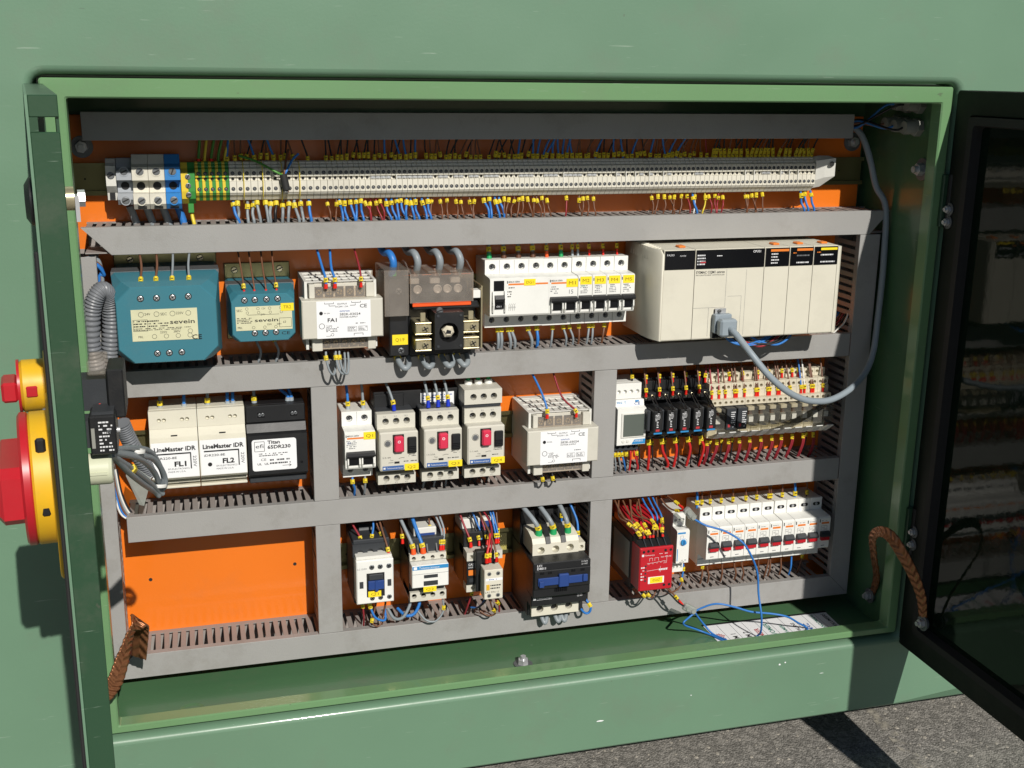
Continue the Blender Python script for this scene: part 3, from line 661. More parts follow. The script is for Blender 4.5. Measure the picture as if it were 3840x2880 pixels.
ring_line(mb, 22.5, -7.5, 2.3, 115.5); micro(mb, -34, 1, -2.2, 6, 115.5, 3); micro(mb, -34, 27, -5.6, -2.4, 115.5, 2); line(mb, [(-34.5,-5.8),(-20,-5.8),(-20,6.2),(-34.5,6.2),(-34.5,-5.8)], 115.5); part(l, 'print', mb)
for s, x, z, hh in (('24V',-22.5,10.8,2.6),('SEC',-6.5,10.3,2.8),('220V',9,10.8,2.6),('PRI.',-30,-13.2,2.4),('220V',-8,-8.8,2.4),('380V',5.5,-8.6,2.4)): txt(l, s, x, z, 115.5, hh)
txt(l, 'sevein', 2.5, .8, 115.5, 4.6, bold=.012, w=25)
txt(t, 'CE', 24, -16.6, 115.7, 5, w=10, bold=.01)
t, w, h = transformer('small teal transformer with yellow tag on its plate beside a power supply', -231, -163, 62, 114.8, 85, 8, 3, 0, [(-19.5,20),(-8.5,20.2),(4,20.3),(16,20.6)], [(-10,-17),(1.5,-17),(13,-16.6)], (22, 14))
l = part(t, 'rating_plate', B(-29.7,31,-13.6,13,85,85.4), 'label_cream'); mb = MB(); mb.use('ink')
for x in (-17.5,-5.5,7,19): ring_line(mb, x, 10.5, 1.5, 85.4, .3); ring_line(mb, x+.5, 6, 1.4, 85.4, .3)
for x in (-11,1,13): ring_line(mb, x, -10.5, 1.5, 85.4, .3)
micro(mb, -28.5, -10.5, -6, 1, 85.4, 4); line(mb, [(17,-11),(30,-11),(30,-1),(17,-1),(17,-11)], 85.4); line(mb, [(-17,3.6),(17,3.6)], 85.4); part(l, 'print', mb)
for s, x, z, hh in (('SEC.',-28.5,7.5,2.6),('24V',-3,2.8,2.2),('12V',-1.5,9.4,2),('PRI.',-28,-11.5,2.4),('220V',3.5,-8.4,1.8),('380V',14,-8.4,1.8),('63',21,-6.6,2.4)): txt(l, s, x, z, 85.4, hh)
txt(l, 'sevein', -9.5, -4.4, 85.4, 3.9, bold=.012, w=25); txt(t, 'CE', 19, -19.6, 85.1, 3.4, w=9); sticker(t, 19, 33, 7, 15.5, 85.6, 'TR2')
def psu(lab, cx, cz):
    t = thing('power_supply', lab, 'power supply', cx, cz)
    mb = MB(); mb.use('white2').box(-40,46,-36,41,4,14); mb.box(-40,-37,-36,41,14,78); mb.box(37,40,-36,41,14,78); mb.box(-37,37,-36,-34,14,70); part(t, 'chassis', mb)
    mb = MB()
    for i in range(9): mb.box(-36.6+i*8.2,-30.2+i*8.2,38,39.4,15,74)
    for d in (15,34,53,72): mb.box(-36.8,36.8,39.5,40.4,d,d+4)
    part(t, 'vent_grille', mb, 'white2')
    mb = MB(); mb.prism([(-45,-21.5),(45,-21.5),(45,22),(-45,22)], 66, 92, 1.2); part(t, 'front_cover', mb, 'beige')
    for s in (-1, 1):
        part(t, 'shoulder', B(s*36 if s>0 else -36-0, s*36+ (2 if s>0 else -2)+ (0), 0,1,2,3), 'beige') if 0 else None
    part(t, 'upper_shoulder', B(-35.2,37.5,22.2,38,60,74,c=.8), 'beige'); part(t, 'lower_shoulder', B(-33.5,38,-38,-22,60,74,c=.8), 'beige')
    for x0, x1, z0, z1 in ((-35.2,-29,22.2,38),(28,37.5,22.2,38),(-33.5,-22,-38,-22),(29,38,-38,-22)): part(t, 'cheek', B(x0,x1,z0,z1,74.1,81,c=.6), 'beige')
    for zz, xs in ((29, [-24+i*11.5 for i in range(5)]), (-29, [-17+i*10.2 for i in range(5)])):
        for i, x in enumerate(xs):
            mb = MB(); mb.use('charcoal').box(x-4.6,x+4.6,zz-6.5,zz+5,74.05,75); mb.screw(x, zz-1, 75, 3.3, 1.6, rnd.uniform(0,1.5), True, 'brass'); part(t, 'terminal_screw', mb)
        part(t, 'terminal_cover', B(xs[0]-5.5,xs[-1]+5.5,zz-7,zz+6,78.5,79.6,c=.3), 'clear_cover')
    l = part(t, 'label_plate', B(-29,31,-21,21,92,92.3), 'label_white'); mb = MB(); mb.use('ink')
    mb.lathe((-24,92.3,7.5),(0,1,0),[(2.1,0),(2,.3),(0,.3)],12); ring_line(mb,-23.5,-7,3,92.3,.5); line(mb,[(-20,19.5),(-20,18),(-10,18),(-10,19.5)],92.3,.5); line(mb,[(-15,17.5),(-15,15.5),(-8,15.5)],92.3,.5); line(mb,[(10,20),(10,18.5),(20,18.5),(20,20)],92.3,.5); line(mb,[(8,15.5),(14,15.5),(14,17.5)],92.3,.5)
    line(mb,[(-19,-18.5),(-14,-18.5),(-14,-17)],92.3); ring_line(mb,-12,-17,1.5,92.3); line(mb,[(12,-19),(12,-16.5),(22,-16.5),(22,-19)],92.3,.5)
    line(mb,[(5,-14),(15,-14),(15,-8.5),(5,-8.5),(5,-14)],92.3,.25); line(mb,[(17,-14),(27,-14),(27,-8.5),(17,-8.5),(17,-14)],92.3,.25)
    micro(mb,-19,-4,-14,-8,92.3,4); micro(mb,5.5,14.5,-13.5,-9,92.3,3); micro(mb,17.5,26.5,-13.5,-9,92.3,3); micro(mb,14,30,-6,-4,92.3,1); part(l, 'print', mb)
    for s, x, z, hh, m, wd in (('OUTPUT',-6,16.6,1.7,'ink',11),('DC24V 1.3A',-8,13.6,1.7,'ink',14),('CE',19,12.5,4,'ink',8),('omron',-3.5,8.4,2.4,'ink_blue',11),('S82K-03024',-3.5,4.4,2.6,'ink',23),('POWER SUPPLY',-3.5,1.6,1.7,'ink',20),('PS ON',-20.5,6.6,1.5,'ink',6),('V.ADJ',-18.5,-7.6,1.4,'ink',6)): txt(l, s, x, z, 92.3, hh, m, wd, bold=.01)
    return t
t = psu('grey power supply with handwritten tag on its white label in transformer row', -111, 84.3); txt(t, 'FA1', -17, -2.4, 92.5, 4.2, bold=.02, w=10)
psu('grey power supply without handwriting beside the motor breakers', 150.5, -84.6)
# ---- fused isolator with clear covers
t = thing('isolator_switch', 'black isolator switch with clear terminal covers and pale square shaft', 'switch', 0, 85)
part(t, 'fuse_pole', B(-57,-35,-49,40,6,80,c=1), 'black'); part(t, 'base', B(-33,46,-52,20,6,70,c=1), 'black'); part(t, 'upper_base', B(-34,38,20,31,6,62,c=1), 'black')
mb = MB(); mb.prism([(-31,5),(47,5),(44,13),(-33,13)], 70, 88, 1.5); part(t, 'head', mb, 'black'); part(t, 'red_bar', B(-32,36,9,13.4,86,90,c=.6), 'ferrule_orange')
def cover(x0, x1, z0, z1, d0, d1):
    mb = MB(); mb.box(x0,x1,z0,z1,d1-1,d1); mb.box(x0,x0+1,z0,z1,d0,d1-1); mb.box(x1-1,x1,z0,z1,d0,d1-1); mb.box(x0+1,x1-1,z1-1,z1,d0,d1-1); return mb
part(t, 'terminal_cover', cover(-64,-36.5,0,52,30,92), 'clear_cover'); part(t, 'terminal_cover', cover(-35,38,14,47,34,92), 'clear_cover')
for x in (-14, 11): part(t, 'cover_rib', B(x,x+9,47.1,49.4,40,90,c=.8), 'clear_cover')
for x in (-35.2, 36.6): part(t, 'cover_fin', MB().xprism([(20,14),(92.4,14),(92.4,47),(60,56),(44,56),(20,47)], x, x+1.5), 'clear_cover')
for i, x in enumerate((-22, 1.5, 13, 25.5)):
    mb = MB(); mb.use('steel').lathe((x,66,25),(0,1,0),[(5,0),(5,3),(4,3.2),(3.6,1.6),(0,1.6)],16); part(t, 'lug_screw', mb, 'steel')
part(t, 'lug_screw', MB().screw(-46,26,80,3.6,1.2,.7,True), 'steel')
for x in (-26,-2,22): part(t, 'phase_lug', B(x-6,x+6,31.5,38,62,70,c=.8), 'steel'); part(t, 'wire_sleeve', MB().cyl((x+2,62,38),(x+2,58,46),4.3,n=12), 'ferrule_brown')
part(t, 'wire_sleeve', MB().cyl((-48,60,40),(-48,58,50),3.4,n=12), 'ferrule_green')
for x in (-31, 24.5):
    for z in (-14, -33):
        mb = MB(); mb.use('brass').box(x,x+18,z-7.5,z+7.5,70.2,100,c=1); mb.box(x,x+18,z-4.6,z+4.6,100,102,c=.8); mb.cyl((x,100,z+6.2),(x+18,100,z+6.2),1.3,n=8); mb.cyl((x,100,z-6.2),(x+18,100,z-6.2),1.3,n=8); part(t, 'contact', mb, 'brass')
        part(t, 'contact_screw', MB().screw(x+11,z,102,4,1.6,.5,True,'brass'), 'brass')
    part(t, 'contact_tab', B(x+6,x+12,-6,4,96,99,c=.5), 'brass')
mb = MB(); mb.use('black'); mb.holebox(-10.5,22.5,-37,5.5,70.2,110,[(5.5,-17.5,11.5,18)]); part(t, 'rotary_head', mb, 'black')
mb = MB(); mb.prism([(2,-24),(9,-24),(13,-19),(11,-12),(4,-11),(-1,-16)], 92, 106, 2.5); part(t, 'shaft', mb, 'cream2'); part(t, 'shaft_socket', MB().prism([(2.5,-19.5),(8.5,-20),(9,-16.5),(4,-15)],106.02,106.3), 'black')
for x, z in ((-7,2),(19,2),(-7,-33),(19,-33)): part(t, 'corner_pin', MB().cyl((x,110,z),(x,111,z),1.6,n=10), 'charcoal')
part(t, 'head_screw', MB().screw(-4,7,104,4,2,.3), 'steel'); part(t, 'lower_screw', MB().screw(-44,-43,80,3.6,.8,.4,True), 'steel'); part(t, 'side_plate', B(49,51,-44,30,20,84,c=.6), 'brass'); part(t, 'white_tag', B(39,48,16,25,72,86,c=.5), 'white')
sticker(t, -54, -36, -36, -24, 80, 'Q1/F', 4)
# ---- modular breakers
def modular(name, lab, cat, x, zc, n, sw=True, group=None, m='white'):
    t = thing(name, lab, cat, x, zc, 0, group); w = 18*n-.35
    mb = MB(); mb.use('white2').box(.2,w-.0,-40.2,40.2,5,44,c=.6); part(t, 'body', mb)
    hs = [9+18*i for i in range(n)]
    part(t, 'upper_terminal', MB().use(m).holebox(.2,w,23.4,40.5,44.05,50,[(x_,32,4.1,5) for x_ in hs],), m); part(t, 'lower_terminal', MB().use(m).holebox(.2,w,-40.5,-23.4,44.05,50,[(x_,-31.5,3.6,5) for x_ in hs]), m)
    for z in (32, -31.5):
        for x_ in hs: part(t, 'terminal_screw', MB().screw(x_, z, 45.1, 3.2, 1.2, rnd.uniform(0,1.5), True), 'steel')
    for x_ in hs[:-1]: part(t, 'seam', B(x_+8.8,x_+9.1,24,40,50.02,50.2), 'ink_grey')
    nose = [(44,23.2),(52,23.2),(72,22.6),(75,21),(75,-20.5),(73.5,-22.6),(44,-23.2)]
    part(t, 'nose', MB().xprism(nose, .2, w), m)
    return t, w
def toggle(t, x0, x1, up=True, n=1):
    part(t, 'toggle', MB().xprism([(75.1,-1),(80,-2),(82.5,-4.6),(82,-6.4),(75.1,-7)], x0, x1), 'black')
    for i in range(n):
        a = x0+(x1-x0)*i/n+1.2; b = x0+(x1-x0)*(i+1)/n-1.2
        part(t, 'toggle_window', B(a+1.5,b-1.5,-17.5,-7.2,75.05,76.2,c=.3), 'black_gloss')
        for xx in (a-.4, b-1.1): part(t, 'toggle_cheek', MB().xprism([(75.1,-6),(79.5,-7.5),(80,-15),(77,-19.5),(75.1,-19.5)], xx, xx+1.5), 'white')
def brand(t, w, d=75, orange=True, x0=1.2, tx=None):
    mb = MB(); mb.use('ink').box(x0,x0+1,16.4,19.4,d+.02,d+.15)
    if orange: mb.use('brand_orange').plate(x0+1.6, w-1.2, 14.2, 16.2, d+.02, .12)
    part(t, 'print', mb); txt(t, 'MERLIN GERIN', x0+1.8, 17.2, d, 1.9, w=min(13.5, w-4), bold=.01)
t, w = modular('residual_current_device', 'wide white breaker with black window and tag DG1', 'breaker', 62, 98, 4)
brand(t, w, x0=20.5); part(t, 'window', B(4.5,17,8,20,75.02,75.6,c=.2), 'black_gloss'); mb = MB(); micro(mb,21,30,10,12.5,75,1); micro(mb,21,27,-.5,8,75,3); mb.use('ink')
for i in range(4): line(mb,[(23+i*2.2,-16),(23+i*2.2,-9),(24.4+i*2.2,-7.5)],75,.3); ring_line(mb,23.6+i*2.2,-12,.8,75,.25,8)
part(t, 'print', mb); sticker(t, 41, 55, 13.3, 21, 75.2, 'DG1'); part(t, 'toggle', MB().xprism([(75.1,3),(80,3),(82,-.5),(81,-4),(75.1,-4)],5,16.5), 'black'); part(t, 'toggle_window', B(5.5,16,-13,-4.3,75.05,77,c=.3), 'black_gloss')
for xx in (2.6, 17): part(t, 'toggle_cheek', MB().xprism([(75.1,8),(78,8),(80.5,-8),(78,-17),(75.1,-17)],xx,xx+1.8), 'white')
txt(t, 'ON I', 7.5, -11, 77, 2, 'ink_white')
t, w = modular('circuit_breaker', 'white two-pole breaker tagged M1 beside the wide breaker', 'breaker', 133.6, 97.6, 2); brand(t, w); toggle(t, 1.5, 34.5, n=2); sticker(t, 21.5, 35.8, 10, 20, 75.2, 'M1'); mb = MB(); micro(mb,2,12,2,12,75,4,'ink_grey'); part(t,'print',mb); txt(t,'15',25,2,75,5,'ink_grey')
for i in range(4):
    t, w = modular('circuit_breaker', f'white single-pole breaker tagged M{i+2} in the row beside the controller', 'breaker', 169.8+i*18, 98, 1); toggle(t, 1, 17); sticker(t, 2.5, 16.8, 12, 21.5, 75.2, f'M{i+2}'); mb = MB(); micro(mb,3,13,1,11.5,75,5,'ink_grey'); mb.use('ink').box(1,2,16,19.4,75.02,75.15); part(t,'print',mb); mb = MB().use('ink_green' if i==0 else 'ink_grey'); mb.plate(4,9,9.8,10.8,75.02,.12); part(t,'print',mb)
# ---- programmable controller
t = thing('programmable_controller', 'cream modular programmable controller with black indicator strip', 'controller', 262, 98)
mb = MB(); sec = [(239,112),(4.5,112),(2,111.4),(-1,109),(-4.5,103),(-7.5,92),(-9,74),(-9,10),(234,10),(234,100)]
mb.loft([[(x*1.0, d, -53.5) for x, d in [(0.2,111.6),(-1.5,109),(-4.5,102),(-7.5,92),(-9,74),(-9,10),(0.2,10)]], [(x, d, 50) for x, d in [(0.2,111.6),(-1.5,109),(-4.5,102),(-7.5,92),(-9,74),(-9,10),(0.2,10)]], [(x, d, 55) for x, d in [(0.2,104),(-1.5,102),(-3.5,97),(-5.5,88),(-6.5,72),(-6.5,10),(0.2,10)]]], True, True); part(t, 'end_cover', mb, 'cream')
for i in range(10): d_ = 30+i*7.4; q_ = max(0,(d_-78)/24)*5; part(t, 'vent_fin', MB().tube(spline([(-8.6+q_,d_,41),(-7.6+q_,d_,50),(-5+q_,d_,54.6),(2,d_,56)],4),1.1,6), 'cream')
MODS = [(0.4,39.3),(40.1,129.6),(130.3,162.6),(163.3,194.8),(195.5,227.8)]
for i, (a, b) in enumerate(MODS):
    mo = part(t, 'module', MB().xprism([(10,-53.5),(108,-54),(111,-53.4),(112,-52),(112,31.5),(111.2,32),(111.2,54.4),(109.6,55.3),(10,55)], a, b), 'cream')
    part(mo, 'indicator_strip', MB().xprism([(111.25,32.3),(112.6,32.4),(112.6,53.2),(111.25,54.4)], a+.9, b-.3), 'black_gloss')
    mb = MB()
    if i == 0: pass
    if i == 1:
        mb.use('ink_white'); micro(mb, a+2, a+13, 36, 50, 112.6, 4, 'ink_white', 1); micro(mb, a+27, a+36, 46, 48.5, 112.6, 1, 'ink_white')
        mb.use('ink_grey'); line(mb,[(a+41,31),(a+41,-15),(a,-15)],112,.3); line(mb,[(a+44,-2),(a+62,-2),(a+62,-50)],112,.25); line(mb,[(a+67,30),(a+67,-50)],112,.25); line(mb,[(a+20,-15),(a+20,-50)],112,.3)
        mb.use('ink_red').plate(a+6,a+13,39,41,112.62,.1)
    if i >= 2:
        mb.use('brand_orange' if i < 4 else 'sticker').plate(a+(7 if i==2 else 9),b-1.2,50.2,53,112.62,.12)
        if i == 2:
            for r_ in range(4): micro(mb, a+8, a+19, 35.5+r_*3.6, 37.5+r_*3.6, 112.6, 1, 'ink_white', 1, .8)
        else: micro(mb, a+9, b-2, 43.5, 45.5, 112.6, 1, 'ink_grey' if i==3 else 'ink_white', 1, .8); micro(mb, a+9, b-2, 35, 37, 112.6, 1, 'ink_white', 1, .8); micro(mb, a+4, a+9, 46.5, 49, 112.6, 1, 'brand_orange', 1)
    if mb.v: part(mo, 'print', mb)
    if i in (0,2,3,4):
        part(mo, 'latch', B(b-14,b-5,55.1,57.6,84,96,c=1), 'brand_orange')
txt(t,'PA203',3.5,48.5,112.6,2.2,'ink_white',9); txt(t,'POWER',20,47.6,112.6,1.5,'ink_white',7.5); txt(t,'CPU21',114,50,112.6,2.6,'ink_white',10,bold=.02); txt(t,'SYSMAC CQM1 omron',41.5,26.5,112,3,'ink',37,bold=.02); txt(t,'PROGRAMMABLE CONTROLLER',41.5,23.8,112,1.5,'ink',37)
part(t, 'end_plate', MB().zprism([(228.3,10),(228.3,112),(231.5,112),(234,110),(234.5,106),(234.5,10)],-53.2,53.8), 'cream')
part(t, 'port_well', B(67,83,-52.5,-17.5,112.02,112.3), 'black_gloss')
t = thing('cable_plug', 'grey metal plug in the controller port with grey cable', 'plug', 338, 62, 112.5)
mb = MB(); mb.box(-11,11,-9,14,0.3,9,c=1); mb.box(-9,13,-11,10,9,22,c=2.5); part(t, 'shell', mb, 'cable_grey'); part(t, 'screw', MB().screw(-3,17,.4,2.4,4,.5), 'steel'); part(t, 'mount_tab', B(-8,6,14.2,20,.3,2), 'steel'); part(t, 'collar', MB().cyl((4,20,-1),(5.5,26,-3),4.4,3.8,12), 'cable_grey')
part(t, 'screw', MB().screw(-8,-6,9,1.8,1,.9), 'steel_dull')
# ================================================================ row 3
def line_filter(lab, x, tag):
    t = thing('line_filter', lab, 'filter', x, -66); w = 52
    mb = MB().use('cream'); mb.box(0,w,-47.5,47.3,6,50,c=.8); part(t, 'body', mb)
    part(t, 'upper_step', MB().use('cream').holebox(0,w,26,47,50.05,56,[(11,36,2.3,4),(16.4,36,2.3,4),(36,36,2.3,4),(41.4,36,2.3,4)]), 'cream')
    part(t, 'slope', MB().xprism([(50,26),(56,25.8),(64,18),(70,14.6),(70,-28),(66,-31.5),(50,-32)],.1,w-.1), 'cream'); part(t, 'latch_slot', B(23,30,19.5,20.6,63.6,64.4), 'black')
    for z in (-35.6,-42): part(t, 'lower_rib', B(.2,w-.2,z-2.6,z+.2,50,58,c=.6), 'cream'); part(t, 'lower_slot', B(28,38,z-5,z-2.7,50.02,52), 'black')
    l = part(t, 'label_plate', B(1,w-.6,-27.5,14,70.02,70.3), 'label_white')
    txt(l,'LineMaster iDR',4,3.8,70.3,5,w=45,bold=.035); mb = MB().use('ink'); mb.plate(5,43.6,-.2,1.4,70.3,.12); mb.plate(42.4,43.7,-18,-.2,70.3,.12); part(l,'print',mb)
    txt(l,'iDR220-8E',5,-5.5,70.3,2.6,w=23,bold=.01); txt(l,tag,25,-14.4,70.3,5.6,w=13,bold=.04); txt(l,'EFI ELECTRONICS',18,-18.2,70.3,1.9,w=23); txt(l,'MADE IN U.S.A.',18,-21.6,70.3,1.9,w=19); txt(l,'220V',45.6,-3,70.3,3.6,w=13,rot=-1.5708)
    part(t, 'plug_hole', MB().cyl((11,70.1,-15),(11,70.5,-15),2.4,n=14), 'black'); return t
line_filter('white line filter with tag FL1 beside the left door', -326, 'FL1'); line_filter('white line filter with tag FL2 beside the black surge filter', -273.4, 'FL2')
t = thing('surge_filter', 'black surge filter with rounded white label', 'filter', -220, -66); w = 67
part(t,'body',B(0,w,-46.5,46,6,50,c=1),'black'); part(t,'upper_step',B(0,w,26,46,50.05,56,c=1),'black'); part(t,'nose',MB().xprism([(50,26),(57,25),(62,16),(70,14.8),(70,-32),(62,-37),(50,-38)],.1,w-.1),'black'); part(t,'lower_step',B(1,w-1,-46,-38.2,50.05,58,c=1),'charcoal')
for x in (13,50): part(t,'terminal_hole',B(x,x+8,32,38,56.02,56.4),'black_gloss'); part(t,'terminal_screw',MB().screw(x+2.5,35,56.3,2,.5,.4),'brass'); part(t,'terminal_screw',MB().screw(x+6,35.4,56.3,2,.5,1),'brass')
l = part(t,'label_plate',MB().prism(rrect(4.5,54.5,-27.5,10,3),70.02,70.3),'label_white'); mb = MB().use('ink'); line(mb,[(7.5,-4),(18.5,-4),(18.5,7.5),(7.5,7.5),(7.5,-4)],70.3,.5); micro(mb,12,46,-10.5,-6,70.3,2); micro(mb,24,50,-21,-13,70.3,2); line(mb,[(38,-22.5),(48,-22.5),(45.5,-21)],70.3,.5); line(mb,[(48,-22.5),(45.5,-24)],70.3,.5); part(l,'print',mb)
txt(l,'efi',8.7,0,70.3,4.6,w=8.8); txt(l,'Titan',22,4.4,70.3,4,bold=.03,w=14); txt(l,'65DR230',22,-1.4,70.3,4,bold=.03,w=26); txt(l,'CE',14,-15.5,70.3,2.8,w=6); txt(l,'UL',10,-20.5,70.3,2.4,w=5,bold=.02); txt(l,'UL',18,-20.5,70.3,2.4,w=5,bold=.02); part(t,'pin_hole',MB().cyl((60,70,-20),(60,70.4,-20),1.6,n=10),'black_gloss')
t, w = modular('circuit_breaker', 'white two-pole breaker left of the motor breakers', 'breaker', -110.5, -76, 2); brand(t, w); toggle(t, 1.5, 34.5, n=2); sticker(t, 22, 35.8, 13, 22, 75.2, 'Q1'); mb = MB(); micro(mb,2,14,2,13,75,5,'ink_grey'); part(t,'print',mb); txt(t,'C4',3,8.5,75,2.6,'ink_blue')
def motor_breaker(lab, x, tag, amp, adapter=False):
    t = thing('motor_breaker', lab, 'breaker', x, -78); w = 45
    part(t,'body',B(0,w,-43.5,43.5,6,60,c=1),'charcoal')
    for a in (0,):
        part(t,'upper_terminal',MB().use('beige').holebox(0,w,21,43,60.05,72,[(q,34,4,9) for q in (10,22.5,35)]),'beige'); part(t,'lower_terminal',MB().use('beige').holebox(0,w,-43.5,-31,60.05,72,[(q,-36.5,3.9,9) for q in (10,22.5,35)]),'beige')
    for q in (10,22.5,35): part(t,'terminal_screw',MB().screw(q,34,64,3,1.4,rnd.uniform(0,1.5),True),'steel'); part(t,'terminal_screw',MB().screw(q,-36.5,64,3,1.4,rnd.uniform(0,1.5),True),'steel')
    mb = MB(); mb.prism(rrect(0,w+.5,-22,25.5,2),60.05,88,1.5); part(t,'front',mb,'beige')
    part(t,'stop_button',B(16.5,27.5,2.5,21.5,88.1,95.5,c=1.6),'pinkred'); part(t,'button_bezel',B(15.5,28.5,1.5,22.5,88.02,89.5),'black'); part(t,'start_button',B(32.5,43,-.5,19,88.02,91.5,c=1),'black')
    for i in range(4): part(t,'button_rib',B(33.5,42,1+i*2.1,2+i*2.1,91.52,92.2),'black_gloss')
    mb = MB().use('ink'); ring_line(mb,9.5,12,4.2,88,.4); mb.use('steel_dull').lathe((9.5,88,12),(0,1,0),[(3.3,0),(3.3,.6),(0,.7)],14); micro(mb,32,43,-5.5,-2,88,2); micro(mb,28,45,-12,-9.5,88,1); mb.use('ink'); line(mb,[(22,-7),(26,-6),(29,-6.5)],88,.4); line(mb,[(10,-11.5),(16,-11.5)],88,.5); mb.use('black').plate(17,23,-13,-10.5,88.02,.15); part(t,'print',mb)
    for i,q in enumerate((10,22.5,35)): txt(t,f'{2*i+1}L{i+1}',q-2.6,39.2,72,1.8,'ink_grey'); txt(t,f'{2*i+2}T{i+1}',q-2.6,-42.6,72,1.6,'ink_grey')
    b = part(t,'name_strip',B(3,28,-20.5,-15.5,88.02,88.3),'band_blue'); mb = MB().use('ink_white'); mb.plate(4,6.4,-19.2,-17,88.3,.12); part(b,'print',mb); txt(b,'Telemecanique',7.5,-19,88.3,1.9,'ink_white',19)
    txt(t,amp,3,-6,88,1.8,w=10); txt(t,'Test',12,-9.3,88,1.5); txt(t,'o',20,14,95.6,5,'label_white')
    sticker(t,29,45.5,-22,-14,88.4,tag)
    if adapter:
        part(t,'feed_block',MB().use('beige').holebox(0,w+1,48,66,20,72,[(q,57,4,9) for q in (11,23.5,36)]),'beige'); part(t,'feed_shoe',B(0,w,44,47.8,20,70),'charcoal')
        for q in (11,23.5,36): part(t,'feed_screw',MB().screw(q,57,64,3,1.4,.5,True),'steel'); part(t,'feed_collar',MB().cyl((q,45,66.1),(q,45,71),5,4.6,14),'white')
    return t
motor_breaker('grey motor breaker with red button beside the two-pole breaker',-72,'Q2','2.5-4A'); motor_breaker('grey motor breaker with red button in the middle of the three',-19.5,'Q3','1.6-2.5A'); motor_breaker('grey motor breaker with feed block on its top',32.6,'Q4','1-1.6A',True)
t = thing('busbar_block','black busbar block with white label behind the motor breakers','busbar',-15,-29); part(t,'body',B(-56,55,-11,12,10,40,c=1),'black'); part(t,'side_wing',B(-56,-20,-12,10,40.1,44,c=1),'black')
l = part(t,'label_plate',B(1,42,-9,8,40.02,40.4),'label_white'); mb = MB().use('ink_blue'); micro(mb,3,40,-6,6,40.4,4,'ink_blue'); part(l,'print',mb); txt(l,'1/4',12,2,40.4,3,'ink')
# ---- meter
t = thing('timer_meter','white and grey digital timer with blank grey screen','timer',231,-66)
part(t,'body',B(0,35,-43,44,6,44,c=.8),'white'); part(t,'upper_terminal',MB().use('white').holebox(0,35,24,44,44.05,50,[(5+8.3*i,33,2.6,4) for i in range(4)]),'white'); part(t,'nose',MB().xprism([(44,23.8),(52,23),(54,15.5),(62,14),(62,-33),(44,-34)],0,38),'white'); part(t,'lower_terminal',MB().use('charcoal').holebox(0,33,-43.5,-34.2,44.05,52,[(5+7.5*i,-39,2.4,4) for i in range(4)]),'charcoal')
part(t,'screen_frame',B(5,38,-23.5,9,62.02,63.4,c=.6),'white2'); part(t,'screen',B(7.5,35,-21.5,7,63.42,63.7),'screen'); mb = MB().use('brand_blue'); mb.prism([(20,-32.5),(38,-32.5),(38,-26),(23,-26.5)],62.02,62.2); part(t,'blue_flash',mb)
txt(t,'ORBIS',22,-29.5,62.2,2.6,'ink_white',13); mb = MB(); micro(mb,1.5,16,16.5,22,53.2,3,'brand_blue'); mb.use('brand_blue').plate(26,31,20.5,22.5,53.4,.1); part(t,'print',mb); txt(t,'CE',25,16.2,53.8,4.2,'ink_blue',8)
for x in (8.5,14.5): part(t,'button',MB().lathe((x,62,-28),(0,1,0),[(2,0),(2,.8),(0,1)],12),'white2')
# ---- relays
def black_relay(x):
    t = thing('plug_relay','black plug-in relay with vertical print on black socket','relay',x,-66,0,'black plug-in relays beside the timer')
    mb = MB(); mb.box(0,17.4,-36,44,6,30,c=.6); mb.box(0,17.4,20,30,30,52,c=.6); mb.box(0,17.4,30.1,42,30,40,c=.6); mb.box(1,16,-33,-17,30,48,c=.6); part(t,'socket',mb,'black'); part(t,'relay_can',B(3.4,16.2,-16.5,14,44,80,c=1),'black'); part(t,'side_step',B(-1.4,3.2,-14,13,40,72,c=1),'charcoal')
    for i in (4.5,12.5): part(t,'terminal_screw',MB().screw(i,25,52,2.6,.8,.5,True,'brass'),'brass')
    mb = MB(); micro(mb,6,12.5,1,11.5,80,6,'ink_white',.85); micro(mb,8,11,-8,1,80,4,'ink_white'); mb.use('ink_red').plate(7,12,-12.4,-9.6,80.02,.12); mb.use('brand_blue').plate(4.4,15.4,-15.8,-13.8,80.02,.12); part(t,'print',mb)
    part(t,'retaining_clip',MB().tube(spline([(5,38,32),(7,60,27),(9,78,15.2),(12,80.5,14.6),(12,66,22),(13,40,31)],4),.8,5),'black'); part(t,'eject_lever',MB().xprism([(48,-30),(62,-24),(66,-18),(64,-17),(56,-20),(48,-22)],4,14),'charcoal'); return t
p = black_relay(268.2)
p['label'] = 'first black plug-in relay counted from the digital timer'
for i in range(1,5): dup(p,['second','third','fourth','fifth'][i-1]+' black plug-in relay counted from the digital timer',268.2+i*18.1,-66)
